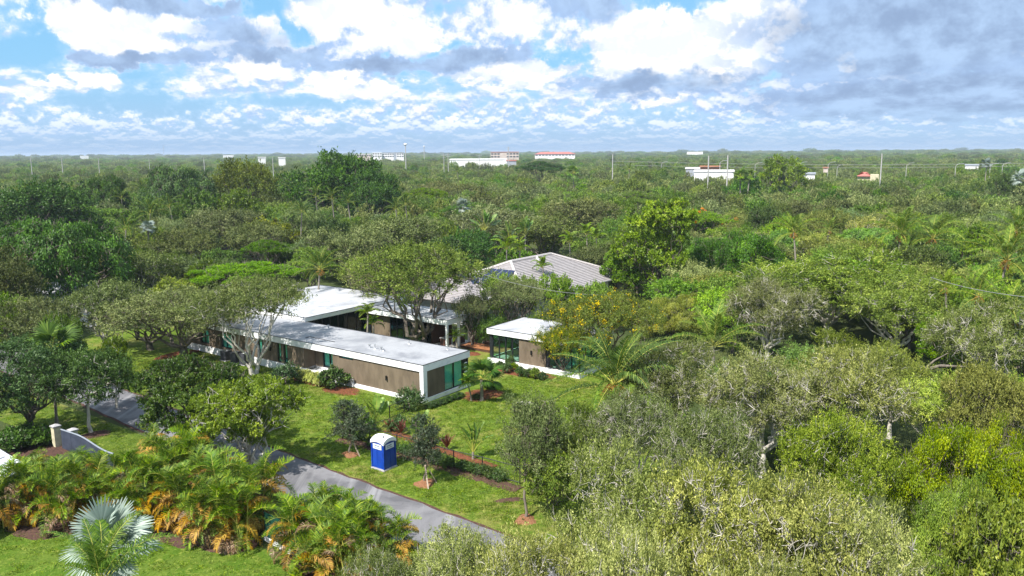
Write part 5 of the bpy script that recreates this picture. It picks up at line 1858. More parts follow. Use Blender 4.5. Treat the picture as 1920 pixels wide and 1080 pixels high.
def feather_palm(x, y, h, fl, label, n=11, seed=0, base=None, lean=.3, name='feather_palm', tint=None, tr=.12):
    p = P(*base) if base else P(x, y, h)
    r = random.Random(seed + int(x))
    tm, top = palm_trunk(h, tr, tr * .75, lean, r.uniform(0, 6.28))
    t = thing(name, label, 'palm tree', (p[0] - (0 if base else top[0]), p[1] - (0 if base else top[1]), 0))
    obj('trunk', tm, t)
    for i in range(n):
        f = i / (n - 1)
        k = fl / 2.4 * r.uniform(.85, 1.08)
        o = obj('frond', r.choice(FOXT), t, tuple(top), (r.uniform(-.3, .3), rad(-55 + 70 * f + r.uniform(-8, 8)), i * 2.39996 + r.uniform(-.3, .3)), (k, k, k))
        if tint:
            o.color = (*tint, 1)
    CANOPY.append((p[0], p[1], fl * .5, h))
    HEROPT.extend([(p[0], p[1], h + .3, fl * .6), (p[0] - fl * .4, p[1], h + .6, fl * .5), (p[0] + fl * .4, p[1], h + .6, fl * .5), (p[0], p[1], h + fl * .5, fl * .5)])
    return t


for k, (x, y, h, fl, lab) in enumerate(((950, 468, 7.0, 3.0, 'feather palm touching the left end of the tiled roof'), (975, 470, 6.6, 2.6, 'feather palm behind the roof hip'), (1068, 455, 7.0, 2.6, 'yellowish feather palm behind the roof apex'), (1100, 440, 7.5, 2.8, 'feather palm on a bare pale trunk behind the roof'), (1118, 447, 7.2, 2.4, 'feather palm on a thinner trunk beside the pale one'), (1018, 503, 6.0, 2.2, 'young palm spiking up before the tiled roof'),
                                        (690, 590, 4.0, 2.0, 'bright green palm in the courtyard beside the dark glass'))):
    feather_palm(x, y, h, fl, lab, n=10, seed=k)
feather_palm(700, 610, 2.6, 1.7, 'lower bright green palm in the courtyard', n=9, seed=12)
feather_palm(858, 640, 1.6, 1.4, 'young bright palm at the courtyard edge by the walkway', n=9, seed=13, base=(858, 662))
feather_palm(908, 640, 1.7, 1.5, 'young bright palm between terrace panel and pavilion', n=9, seed=14, base=(906, 648))

# ---- areca palm hedge: clumps of many canes, every frond a part
CANE = G().cyl((0, 0, 0), (0, 0, 1), .035, .028, 6, caps=False).me('cane', M['rachis'])


def areca(x, y, hgt, label, n=38, seed=0, spread=1.15, old=.22, dead=.10, group='areca palms of the hedge'):
    p = P(x, y)
    r = random.Random(seed * 31 + 5)
    t = thing('areca_palm', label, 'palm tree', (p[0], p[1], .02), r.uniform(0, 6.28), group)
    canes = []
    for c in range(8):
        a, q = c * 2.4 + r.uniform(-.4, .4), spread * .55 * math.sqrt(r.random())
        h = hgt * r.uniform(.25, .66)
        tl = r.uniform(.05, .24)
        canes.append((q * math.cos(a), q * math.sin(a), h, a, tl))
        o = obj('cane', CANE, t, (q * math.cos(a), q * math.sin(a), 0), (0, tl, a), (1, 1, h))
    for i in range(n):
        cx, cy_, h, a0, tl = canes[i % 8]
        f = r.random()
        kind = r.random()
        me = r.choice(AREC)
        if f > .28:
            me = r.choice(AROLD) if kind < old else (r.choice(ARDEAD) if kind < old + dead else me)
        a = a0 + r.uniform(-1.7, 1.7) if f > .3 else r.uniform(0, 6.28)
        z = h * (1.0 - .95 * max(0, f - .25))
        k = hgt / 4.4 * r.uniform(.78, 1.12) * (1 if f > .2 else .9)
        obj('frond', me, t, (cx + math.cos(a0) * math.sin(tl) * z, cy_ + math.sin(a0) * math.sin(tl) * z, z), (r.uniform(-.35, .35), rad(-42 + 78 * f + r.uniform(-10, 10)), a), (k, k, k))
    CANOPY.append((p[0], p[1], 1.2, hgt))
    return t


AH = [(18, 985, 4.0, 'areca palm at the left edge end of the hedge'), (75, 975, 3.9, 'second areca palm from the left edge, above the lawn'), (128, 985, 4.0, 'areca palm with yellow fronds above the silver palm'), (60, 925, 3.0, 'back row areca palm behind the left edge pair'),
      (180, 965, 4.2, 'areca palm right above the silver fan leaves'), (225, 935, 3.5, 'areca palm at the foot of the grey gate'), (150, 925, 3.0, 'back row areca palm nearest the neighbouring white roof'), (250, 990, 3.7, 'front areca palm beside the silver palm'), (292, 955, 4.6, 'areca palm in the middle of the hedge, yellow crown'), (340, 930, 4.9, 'tall back areca palm below the dense dark tree'), (345, 985, 4.4, 'areca palm over the dark gap of the hedge'),
      (395, 955, 4.9, 'areca palm below the yellow green tree'), (400, 1008, 4.4, 'front areca palm before the mulch, left of the last'), (448, 985, 4.7, 'areca palm with orange fronds near the road'), (448, 1016, 4.3, 'last front areca palm before the green screen'), (480, 975, 4.5, 'areca palm whose fronds hang over the road'), (300, 905, 3.7, 'back areca palm with tips touching the grey gate top'), (370, 895, 4.6, 'back areca palm nearest the road verge')]
for k, (x, y, h, lab) in enumerate(AH):
    areca(x, y, h, lab, n=74, seed=k, old=.42, dead=.16)
AH2 = [(572, 1052, 3.9, 'first areca palm right of the green screen'), (602, 1030, 4.1, 'areca palm of the second clump beside the road edge'), (622, 1088, 4.2, 'front areca palm at the bottom edge of the second clump'), (645, 1052, 3.9, 'areca palm in the middle of the second clump'), (690, 1038, 3.5, 'areca palm with grey dry fronds over the road'), (735, 1064, 3.2, 'last areca palm of the second clump by the pale oak'), (665, 1105, 4.3, 'front areca palm below the second clump')]
for k, (x, y, h, lab) in enumerate(AH2):
    areca(x, y, h, lab, n=74, seed=40 + k, old=.38, dead=.24, group='areca palms of the second hedge')

# ------------------------------------------------------------------ garden plants
ORD = ['first', 'second', 'third', 'fourth', 'fifth', 'sixth', 'seventh', 'eighth', 'ninth', 'tenth', 'eleventh', 'twelfth', 'thirteenth', 'fourteenth']


def sproto(key, R, H, nclump, rc, nleaf, L, W, leaf, **kw):
    proto(key, R, H, H * .05, kw.pop('style', 'dome'), nclump, rc, nleaf, L, W, leaf, trunk_r=.03, nlimb=4, sides=4, fork=.3, **kw)


sproto('shrub_a', .6, .9, 40, .2, 2600, .11, .055, 'shrub')
sproto('shrub_b', .6, 1.0, 36, .22, 1700, .17, .07, 'shrub', mode='rosette')
sproto('shrub_v', .6, .9, 30, .22, 1200, .34, .06, 'varieg', mode='rosette')
sproto('shrub_l', .6, .9, 36, .22, 1700, .18, .07, 'lime', mode='rosette')


def shrub(key, x, y, r, h, label, group=None, name='shrub', tint=None):
    p = P(x, y)
    return tree(key, p, r, h, label, name, 'shrub', group, tint=tint)


shrub('shrub_a', 768, 767, 1.05, 1.5, 'round dark shrub against the white house corner')
shrub('shrub_b', 628, 728, 1.25, 2.0, 'tall glossy shrub in the mulch below the slot window')
shrub('shrub_a', 535, 722, 1.1, 1.8, 'dark grey shrub on the lawn behind the yellow green tree', tint=(.75, .8, 1.1))
for k, x in enumerate(np.linspace(806, 862, 7)):
    shrub('shrub_b', x, 766 - (x - 806) * .36, .42, .5, ORD[k] + ' low dark hedge plant from the white house corner along the end plinth', 'low hedge plants along the end plinth', tint=(.8, .9, .8))
for k, x in enumerate(np.linspace(556, 612, 7)):
    shrub('shrub_v', x, 709 + (x - 556) * .26 + (k % 2) * 3, .62, .95, ORD[k] + ' variegated yellow plant along the long plinth, counted from the far end', 'variegated plants along the long plinth', 'variegated_plant')
for k, (x, y) in enumerate(((938, 692), (950, 700), (963, 697), (975, 706), (990, 708), (1003, 711), (1018, 713), (956, 688))):
    shrub(('shrub_b', 'shrub_a', 'shrub_l')[k % 3], x, y, .45, .8 + .2 * (k % 2), ('dark glossy', 'small leaved', 'light green')[k % 3] + ' shrub in the pavilion mulch bed, ' + ORD[(0, 1, 3, 4, 5, 6, 7, 2)[k]] + ' from its left end', 'shrubs of the pavilion bed')
shrub('shrub_b', 592, 690, .6, .9, 'dark plant in the recessed planter of the long wall')
shrub('shrub_b', 606, 697, .6, .8, 'second dark plant in the recessed planter, nearer the slot window')
shrub('shrub_l', 583, 688, .5, 1.3, 'yellow green plant at the dark end of the recessed planter')
fl = [(652, 824), (672, 829), (700, 838), (716, 842), (735, 847), (757, 853), (775, 858), (870, 884), (885, 888), (900, 892), (918, 897), (935, 903), (820, 873), (840, 878)]
for k, (x, y) in enumerate(sorted(fl)):
    shrub('shrub_a', x, y - 2, .5, .62, ORD[k] + ' low shrub along the black fence from its left end', 'low shrubs along the black fence', tint=(.9, 1, .8) if k % 2 else (1.1, 1.05, .9))
shrub('shrub_a', 745, 808, .75, 1.0, 'leafy shrub behind the torn broad leaved plant')
shrub('shrub_a', 688, 812, .65, 1.1, 'bright shrub left of the torn broad leaved plant', tint=(1.2, 1.3, .8))
for k, (x, y) in enumerate(((40, 842), (15, 850), (70, 838), (90, 832), (25, 835), (55, 828))):
    shrub('shrub_b', x, y, .95, 1.4, ORD[(2, 0, 4, 5, 1, 3)[k]] + ' leafy undergrowth plant from the left edge towards the gate post', 'undergrowth plants by the gate post', tint=(1.1, 1.25, .8))
blade_palm(706, 800, .5, 'torn pale broad leaved plant by the fence corner', 9, .95, base=(703, 806), plane=.9, name='broad_leaved_plant', cat='plant', seed=1, pitch=(-80, -35), tint=(1.35, 1.25, 1))
blade_palm(775, 800, .4, 'upright broad leaved plant behind the two-stake young oak', 6, .95, base=(782, 842), plane=.6, name='broad_leaved_plant', cat='plant', seed=2, pitch=(-88, -55), tint=(1.1, 1.1, 1))
blade_palm(886, 810, .6, 'dark broad leaved plant with a pale fanned stalk in the back bed', 8, .85, base=(887, 862), plane=.3, name='broad_leaved_plant', cat='plant', seed=3, pitch=(-88, -45), tint=(.8, .9, .9))
# red-leaved plants
RED = blade_mesh('red_blade', 51, .9, .16, (M['red'], M['red']), .4, .1, tear=False)
for k, (x, y, lab) in enumerate(((752, 818, 'dark red leaved plant behind the blue toilet'), (732, 811, 'small red brown plant left of the dark red one'), (838, 846, 'dark red leaved plant in the back mulch bed'))):
    p = P(x, y)
    t = thing('red_leaved_plant', lab, 'plant', (p[0], p[1], .02))
    G().cyl((0, 0, 0), (0, 0, .35), .025, n=5).build('stem', M['bark'], t)
    r = random.Random(k)
    for i in range(13):
        s = r.uniform(.8, 1.2) * (.8 if k == 1 else 1.05)
        obj('leaf', RED, t, (0, 0, .25), (r.uniform(-.4, .4), rad(-80 + 50 * i / 12), i * 2.4), (s, s, s))
# bed at the glazed corner of the house
feather_palm(884, 700, 1.5, 1.2, 'slim light green young palm at the glazed house corner', n=9, seed=3, base=(884, 752), name='young_palm', tint=(1.1, 1.1, .8), tr=.07)
fan_palm(903, 712, 1.9, 'dark green fan palm in the mulch bed at the house corner', [FANG[0]], 14, 1.15, .16, 0, 'fan_palm', spread=(-65, 25), tint=(.65, .85, .7))
shrub('shrub_l', 918, 733, .5, .9, 'pale fan leaved shrub beside the dark fan palm', tint=(.8, .95, 1))
shrub('shrub_a', 930, 729, .45, .5, 'small dark shrub at the back rim of the corner mulch bed')
shrub('shrub_l', 893, 750, .35, .5, 'small pale shrub at the front rim of the corner mulch bed', tint=(.9, .8, 1.2))
# mulch rings and stakes
for x, y, sx, st in ((657, 853, .75, ((.75, -.35),)), (797, 907, .85, ((.3, -.9), (.75, .1))), (985, 975, .8, ())):
    p = P(x, y)
    tag(patch('mulch_ring', p[0], p[1], sx * .92, sx * .8, .02, M['mulch2'], int(x), rough=.2, mound=.16), kind='structure')
    for k, (dx, dy) in enumerate(st):
        d = np.array([dx, dy, 0])
        t = G().box(-.045, .045, -.02, .02, 0, 1.75).build('wooden_stake', M['stake'], None)
        v = Vector((-d[0], -d[1], 1.55)).to_track_quat('Z', 'Y')
        t.rotation_euler = v.to_euler()
        t.location = (p[0] + d[0], p[1] + d[1], .02)
        tag(t, 'pale wooden stake propping the ' + ('one-stake young oak' if x < 700 else ('two-stake young oak, front side' if k == 0 else 'two-stake young oak, far side')), 'stake')


# ------------------------------------------------------------------ the rest of the canopy: single trees out to about 260 m
KEEP = [   # (x0, y0, x1, y1, distance) parts of the view that nearer fill trees must not hide
    (215, 640, 1100, 1080, 75), (345, 530, 905, 700, 92), (900, 585, 1100, 720, 84), (100, 720, 330, 1080, 70), (0, 820, 780, 1080, 70), (860, 476, 1190, 545, 118), (160, 595, 262, 618, 105), (225, 650, 300, 760, 90)]


def clear_of(x, y, r, h):
    v, u = to_vu((x, y, 0))
    if -20.5 < v < -11 and -60 < u < 75:
        return False
    if -21 < v < 25 and -16 < u < 44:
        return False
    if v < -18 and -32 < u < 34 and x < 2:
        return False
    if A0 - 2 < v < A1 + 1 and B0 - 2 < u < B1 + 1:
        return False
    px, py, zc = proj((x, y, h))
    rp = r / zc * FPX
    bx = (px - rp, py, px + rp, proj((x, y, h * .3))[1])
    dist = math.hypot(x, y)
    for (hx_, hy_, hr_, hd_) in HEROES:
        if dist < hd_ + 1.0 and bx[0] < hx_ + hr_ * .3 and bx[2] > hx_ - hr_ * .3 and bx[1] < hy_ and bx[3] > hy_ - 5:
            return False
    for k in KEEP:
        if dist < k[4] and bx[0] < k[2] and bx[2] > k[0] and bx[1] < k[3] and bx[3] > k[1]:
            return False
    return True


def occupied(x, y, r, f):
    for (a, b2, c, _) in CANOPY:
        if (a - x) ** 2 + (b2 - y) ** 2 < ((c + r) * f) ** 2:
            return True
    return False


HEROES = []
for (hx_, hy_, hz_, hr_) in HEROPT:
    a_x, a_y, a_z = proj((hx_, hy_, hz_))
    HEROES.append((a_x, a_y, hr_ * .5 / a_z * FPX, math.hypot(hx_, hy_)))
LANDMARKS = [(t['label'], np.array(t.location)) for t in TREES if not t.get('group')]
rng = np.random.default_rng(77)
KINDS = [('oak_mid0', 'grey green oak', 'oak_tree', (4.2, 6.2), (6.0, 10.8), .19), ('oak_mid1', 'grey oak', 'oak_tree', (4.2, 6.5), (6.0, 10.8), .19), ('oak_mid2', 'dusty oak', 'oak_tree', (4.2, 6.0), (5.8, 10.2), .16), ('oak_pale', 'pale oak', 'oak_tree', (4, 5.6), (6.5, 9), .12),
         ('mid_green0', 'mid green tree', 'broad_tree', (3.2, 5), (6, 9), .11), ('mid_green1', 'leafy green tree', 'broad_tree', (3.2, 5), (6, 9), .11), ('bright0', 'bright green tree', 'round_tree', (2.8, 4.2), (6, 8.5), .08), ('poinciana', 'flat topped green tree', 'flat_topped_tree', (4.5, 6.5), (6.5, 8.5), .05), ('dark_mid', 'dark green tree', 'broad_tree', (3.2, 5), (6, 10.5), .10), ('yellow_tree', 'yellow green tree', 'round_tree', (2.6, 3.6), (5.5, 7.5), .02)]
KW = np.array([k[5] for k in KINDS])
KW /= KW.sum()
cand = []
for i in range(16000):
    d = math.sqrt(rng.uniform(34 ** 2, 275 ** 2))
    a = rng.uniform(-.60, .60)
    cand.append((d, d * math.sin(a), d * math.cos(a)))
cand.sort()
used = {}
nf = 0
FILLMAX = 262
for d, x, y in cand:
    if nf >= FILLMAX:
        break
    k = KINDS[rng.choice(len(KINDS), p=KW)]
    r, h = rng.uniform(*k[3]), rng.uniform(*k[4])
    f = .62 if d < 120 else .70
    if occupied(x, y, r, f) or not clear_of(x, y, r, h):
        continue
    px, py, zc = proj((x, y, h))
    if px < -60 or px > 1980:
        continue
    key = k[0]
    if d < 110 and key == 'yellow_tree':
        continue
    if d < 75 and k[2] not in ('oak_tree', 'broad_tree'):
        continue
    if d < 75 and key in ('dark_mid', 'mid_green0', 'mid_green1'):
        key = 'oak_green'
        k = ('oak_green', 'green oak', 'oak_tree', k[3], k[4])
    if d < 62 and key != 'oak_green':
        key = ('oak_near0', 'oak_near1', 'oak_near2')[rng.integers(3)]
    left = max(0.0, min(1.0, (700 - px) / 600))  # cloud shade over the left side, put into the leaf tint
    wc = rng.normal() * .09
    tn = np.array((1.0 + wc, 1.0, 1.0 - wc)) * (1 - .20 * left) * min(1.5, max(.55, math.exp(rng.normal() * .25))) * (np.array((1.26, 1.25, 1.05)) if px > 1150 else 1)  # right-hand trees get a lighter, warmer tint that paints in sunlight
    if key.startswith('oak_near'):
        tn *= .95
    # label: own look plus the nearest described tree, seen from the camera
    L2 = sorted(LANDMARKS, key=lambda q: np.linalg.norm(np.array(q[1])[:2] - (x, y)))
    lab = None
    size = 'broad' if r > (k[3][0] + k[3][1]) / 2 else 'narrow'
    for nm, q in L2[:14]:
        qd = math.hypot(q[0], q[1])
        qx = proj((q[0], q[1], 5))[0]
        if abs(d - qd) > 14:
            rel = 'beyond the' if d > qd else 'before the'
        else:
            rel = 'left of the' if px < qx else 'right of the'
        c = nm
        if len(c.split()) > 8:
            c = ' '.join(c.split()[:8])
            while c.split()[-1] in ('the', 'of', 'with', 'in', 'a', 'to', 'and', 'behind', 'beside', 'below', 'at', 'dark', 'left', 'right'):
                c = c.rsplit(' ', 1)[0]
        s = size + ' ' + k[1] + ' ' + rel + ' ' + c
        if s not in used:
            lab = s
            break
    if lab is None:
        s = size + ' ' + k[1] + ' ' + rel + ' ' + c
        lab = s
    used[lab] = 1
    tree(key, (x, y), r, h, lab, k[2], tint=tuple(tn), group='trees of the canopy')
    nf += 1
print('fill', nf, 'last distance', d)
DFAR = d

# ------------------------------------------------------------------ far woodland: one mass built with geometry nodes
FARC = bpy.data.collections.new('far_tree_shapes')
FARK = [('farA', 'oakgrey', 'irregular', 'spray'), ('farB', 'oakgrey', 'dome', 'spray'), ('farC', 'mid', 'irregular', 'spray'), ('farD', 'oakgreen', 'umbrella', 'spray'), ('farE', 'ficus', 'dome', 'spray'), ('farF', 'flat', 'flat', 'layer'), ('farG', 'oak', 'irregular', 'spray'), ('farH', 'mid', 'dome', 'spray')]
FARM = {}
for lf in set(k[1] for k in FARK):
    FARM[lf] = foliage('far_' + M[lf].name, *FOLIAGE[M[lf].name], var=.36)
for i, (nm, lf, st, md) in enumerate(FARK):
    c, tr = make_tree(nm, 200 + i, 5.0, 8.0, 1.0, st, 90, .90, 4200, .46, .27, FARM[lf], M['bark'], mode=md, trunk_r=.2, nlimb=3, sides=3, twigs=0, barelimb=.0, shell=.35)
    bpy.data.meshes.remove(tr)
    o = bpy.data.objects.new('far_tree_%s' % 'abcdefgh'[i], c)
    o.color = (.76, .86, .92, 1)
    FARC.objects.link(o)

BUILD_CLEAR = []      # (x, y, r) ground kept free for far buildings


def far_points():
    pts, rot, scl, idx = [], [], [], []
    r = np.random.default_rng(9)
    d = DFAR * .80
    w = np.array([.22, .17, .13, .12, .07, .07, .12, .10])
    while d < 7000:
        s = max(8.2, d * .0125)
        n = int(1.28 * d / s)
        for j in range(n):
            a = -.64 + 1.28 * (j + r.uniform(.1, .9)) / n
            dd = d + r.uniform(-.5, .5) * s
            x, y = dd * math.sin(a), dd * math.cos(a)
            k = s / 8.2 * r.uniform(.85, 1.35)
            if dd < DFAR + 60 and occupied(x, y, 3.6 * k, .82):
                continue
            if any((x - q[0]) ** 2 + (y - q[1]) ** 2 < q[2] ** 2 for q in BUILD_CLEAR):
                continue
            v, u = to_vu((x, y, 0))
            if A0 - 4 < v < A1 + 3 and B0 - 4 < u < B1 + 3:
                continue
            i = r.choice(8, p=w)
            hk = r.uniform(.70, 1.18) * (1.0 if dd < 900 else 1.0 + min(.7, (dd - 900) / 4500)) * (1.35 if r.random() < .06 else 1) * (1.5 if dd > 2500 and r.random() < .04 else 1)
            pts.append((x, y, 0))
            rot.append((0, 0, r.uniform(0, 6.28)))
            scl.append((.80 * k, .80 * k, hk))
            idx.append(i)
        d += s * .86
    return pts, rot, scl, idx


def scatter(name, label, pts, rot, scl, idx, coll):
    me = bpy.data.meshes.new(name)
    me.from_pydata(pts, [], [])
    for nm, tp, dat in (('rot', 'FLOAT_VECTOR', rot), ('scl', 'FLOAT_VECTOR', scl)):
        at = me.attributes.new(nm, tp, 'POINT')
        at.data.foreach_set('vector', np.array(dat, np.float32).ravel())
    at = me.attributes.new('idx', 'INT', 'POINT')
    at.data.foreach_set('value', np.array(idx, np.int32))
    o = tag(obj(name, me), label, None, None, 'stuff')
    ng = bpy.data.node_groups.new('scatter_trees', 'GeometryNodeTree')
    ng.interface.new_socket('Geometry', in_out='INPUT', socket_type='NodeSocketGeometry')
    ng.interface.new_socket('Geometry', in_out='OUTPUT', socket_type='NodeSocketGeometry')
    N = ng.nodes.new
    gi, go = N('NodeGroupInput'), N('NodeGroupOutput')
    ci = N('GeometryNodeCollectionInfo')
    ci.inputs['Collection'].default_value = coll
    ci.inputs['Separate Children'].default_value = True
    ci.inputs['Reset Children'].default_value = True
    ip = N('GeometryNodeInstanceOnPoints')
    ip.inputs['Pick Instance'].default_value = True

    def attr(nm, tp):
        a = N('GeometryNodeInputNamedAttribute')
        a.data_type = tp
        a.inputs['Name'].default_value = nm
        return a.outputs['Attribute']
    lk = ng.links.new
    lk(gi.outputs[0], ip.inputs['Points'])
    lk(ci.outputs[0], ip.inputs['Instance'])
    lk(attr('idx', 'INT'), ip.inputs['Instance Index'])
    lk(attr('rot', 'FLOAT_VECTOR'), ip.inputs['Rotation'])
    lk(attr('scl', 'FLOAT_VECTOR'), ip.inputs['Scale'])
    lk(ip.outputs[0], go.inputs[0])
    md = o.modifiers.new('scatter', 'NODES')
    md.node_group = ng
    print(name, len(pts))
    return o


# ------------------------------------------------------------------ far buildings, poles
def far_building(label, x0, x1, ytop, d, depth, wallm, roofm=None, name='far_building', floors=0, nwin=0, roofh=0.0, cut=None, clear=True):
    p0, p1 = at_d(x0, ytop, d), at_d(x1, ytop, d)
    h = (p0[2] + p1[2]) / 2
    c = (p0 + p1) / 2
    w = np.linalg.norm((p1 - p0)[:2])
    t = thing(name, label, 'building', (c[0], c[1], 0), math.atan2(p1[1] - p0[1], p1[0] - p0[0]))
    hw = h - roofh
    G().box(-w / 2, w / 2, 0, depth, 0, hw).build('wall', M[wallm], t)
    if roofm and roofh:
        o_ = .03 * w
        g = G()
        g.add([(-w / 2 - o_, -1, hw), (w / 2 + o_, -1, hw), (w / 2 + o_, depth + 1, hw), (-w / 2 - o_, depth + 1, hw), (-w / 2 + depth * .4, depth / 2, h), (w / 2 - depth * .4, depth / 2, h)],
              [(0, 1, 5, 4), (1, 2, 5), (2, 3, 4, 5), (3, 0, 4), (3, 2, 1, 0)])
        g.build('roof', M[roofm], t)
    elif roofm:
        G().box(-w / 2 - .4, w / 2 + .4, -.4, depth + .4, hw + .01, hw + .7).build('roof', M[roofm], t)
    for f in range(floors):
        z1 = hw - 1.2 - f * 3.6
        for i in range(nwin):
            if cut and i in cut:
                continue
            s = w / nwin
            G().box(-w / 2 + i * s + s * .14, -w / 2 + (i + 1) * s - s * .14, -.12, -.02, z1 - 1.7, z1).build('window', M['farglass'], t)
    if clear:
        k = 0
        while k < 1:
            q = c * (1 - .02 * k)
            BUILD_CLEAR.append((q[0], q[1], w * .55))
            k += 1
    return t


far_building('long low white warehouse roof in the far centre', 843, 950, 299.5, 820, 60, 'farwhite', 'farwhite')
far_building('grey annexe at the right end of the white warehouse', 950, 968, 302, 815, 40, 'fargrey', 'farred', roofh=0)
far_building('tan building with dark window bands above the white warehouse', 920, 973, 285.5, 1050, 18, 'fartan', 'farred', floors=2, nwin=9, cut=(3, 4))
far_building('cream building with long red hip roof on the skyline', 1003, 1078, 284.8, 1500, 26, 'farwhite', 'farred', floors=1, nwin=12, roofh=4.0)
far_building('white block of the pale office row on the skyline', 698, 716, 286, 1300, 20, 'farwhite', None, floors=2, nwin=4)
far_building('long pale grey office block right of the white block', 717, 757, 286.5, 1310, 20, 'farwhite', 'fargrey', floors=2, nwin=9)
far_building('dark grey stair tower in the pale office row', 738, 743, 285.5, 1290, 10, 'fargrey', None, clear=False)
far_building('low pale building at the left end of the office row', 664, 696, 289.5, 1320, 20, 'fartan', 'farwhite', floors=1, nwin=7)
far_building('white flat roof store right of centre behind the white poles', 1302, 1376, 322, 420, 14, 'farwhite', 'farwhite')
far_building('brown and orange store front above the white flat roof', 1313, 1350, 313.5, 470, 10, 'brownwall', 'orangewall', floors=0)
far_building('low grey roofs left of the brown store', 1286, 1312, 317, 480, 12, 'fargrey', 'farwhite')
far_building('white roof strip right of the tall bright tree', 1500, 1528, 327, 400, 10, 'farwhite', 'fargrey')
far_building('small orange tiled roof among the right hand oaks', 1608, 1634, 323, 400, 10, 'cream', 'farred', roofh=1.8)
far_building('cream wall beside the small orange roof', 1632, 1648, 327.5, 395, 8, 'cream', None)
far_building('pale sign board building in the right canopy', 1544, 1553, 315.5, 520, 5, 'fartan', 'orangewall')
far_building('white roofs near the right skyline', 1810, 1835, 310.5, 620, 14, 'farwhite', 'fargrey')
far_building('two white roofs on the right horizon', 1288, 1318, 285, 2400, 30, 'farwhite', 'farwhite')
far_building('white roofs on the left horizon', 484, 498, 295.5, 900, 20, 'farwhite', 'farwhite')
far_building('second white roof on the left horizon', 522, 535, 296, 900, 16, 'farwhite', 'farwhite')
far_building('thin white block on the far left horizon', 418, 438, 291, 2400, 20, 'farwhite', None)
far_building('white house speck on the far left horizon', 150, 166, 292, 2300, 20, 'farwhite', None)
for x, y, lab in ((345, 443, 'white roof corner under the grey oaks left of the yellow tree'), (108, 540, 'white roof corner in the shade below the great fig'), (800, 424, 'white roof corner behind the broad grey oak'), (687, 397, 'white roof glimpse below the dark fig shoulder'), (1560, 388, 'grey roof glimpse in the right hand oaks'), (570, 404, 'white wall glimpse by the golden yellow tree')):
    p = P(x, y, 4.5)
    t = thing('half_hidden_house', lab, 'house', (p[0], p[1], 0), .4)
    G().box(-3.4, 3.4, -2.5, 2.5, 0, 4.2).build('wall', M['white'], t)
    g = G()
    g.add([(-3.9, -3, 4.2), (3.9, -3, 4.2), (3.9, 3, 4.2), (-3.9, 3, 4.2), (-1.5, 0, 5.3), (1.5, 0, 5.3)], [(0, 1, 5, 4), (1, 2, 5), (2, 3, 4, 5), (3, 0, 4), (3, 2, 1, 0)])
    g.build('roof', M['roof'] if x != 1560 else M['tile'], t)


def far_pole(label, x, ytop, d, r=.16, head=None, m='concrete', name='utility_pole'):
    p = at_d(x, ytop, d)
    t = thing(name, label, 'pole', (p[0], p[1], 0))
    h = p[2]
    G().cyl((0, 0, 0), (0, 0, h), r * 1.3, r, 8).build('pole', M[m], t)
    if head == 'cross':
        G().box(-1.8, 1.8, -.1, .1, h - 1.2, h - .95).build('crossarm', M['alu'], t)
        G().box(-1.3, 1.3, -.1, .1, h - 2.6, h - 2.4).build('crossarm', M['alu'], t)
    elif head == 'lights':
        G().box(-1.6, 1.6, -.3, .3, h - .8, h + .2).build('floodlight_head', M['alu'], t)
        G().cyl((-.9, 0, h - .3), (.9, 0, h - .3), 1.0, .7, 8).build('light_ring', M['farwhite'], t)
    elif head == 'arm':
        s = 1
        G().tube([(0, 0, h - .2), (.6 * s, 0, h + .5), (1.6 * s, 0, h + 1.0), (2.9 * s, 0, h + 1.15)], .09, 6).build('lamp_arm', M[m], t)
        G().box(2.5, 3.6, -.18, .18, h + 1.05, h + 1.22).build('lamp_head', M['alu'], t)
    return t


far_pole('tall floodlight mast left of centre on the skyline', 760, 270, 640, .3, 'lights', name='floodlight_mast')
far_pole('second thin mast on the skyline right of the floodlight mast', 795, 274, 1300, .5, 'lights', name='floodlight_mast')
far_pole('tan pole left of the white warehouse', 832, 288, 560, .2, 'cross')
far_pole('tan pole touching the white warehouse end', 840, 287, 560, .2, 'cross')
far_pole('pole before the middle of the white warehouse', 899, 289, 620, .16, 'cross')
far_pole('tall crossarm pole in front of the tan building', 953, 275, 700, .3, 'cross')
far_pole('grey concrete pole right of centre on its own', 1149, 289, 380, .2)
far_pole('thick white concrete pole, left one of the pair', 1329, 292, 300, .22)
far_pole('thick white concrete pole, right one of the pair', 1365, 291, 320, .24)
far_pole('white concrete pole above the right hand oaks', 1654, 288, 330, .2)
far_pole('pole on the far left skyline', 57, 294, 640, .22)
far_pole('second pole on the far left skyline', 115, 294, 640, .22)
far_pole('third pole on the far left skyline', 184, 295, 640, .22)
far_pole('white pole above the far domed fig', 382, 296, 420, .18)
far_pole('white pole right of the olive brown tree', 511, 295, 440, .18)
far_pole('thin pole left of the far domed fig', 279, 296, 640, .18)
far_pole('thin mast on the left horizon', 306, 272, 1900, .35, m='fargrey', name='radio_mast')
for k, (x, y) in enumerate(((1500, 308), (1553, 308), (1570, 313), (1700, 310), (1792, 311), (1857, 311), (1240, 307), (1416, 309), (1350, 305), (1880, 310))):
    far_pole(('street lamp with curved arm beside the tall bright tree', 'street lamp with curved arm above the pale sign board', 'shorter street lamp right of the pale sign board', 'street lamp with curved arm right of the white concrete pole', 'street lamp with curved arm left of the right hand white roofs', 'street lamp with curved arm by the skyline silver palm', 'street lamp left of the low grey roofs', 'street lamp left of the tall bright tree', 'street lamp between the thick white poles', 'street lamp near the dark green round skyline tree')[k], x, y, 430, .12, 'arm', name='street_lamp')


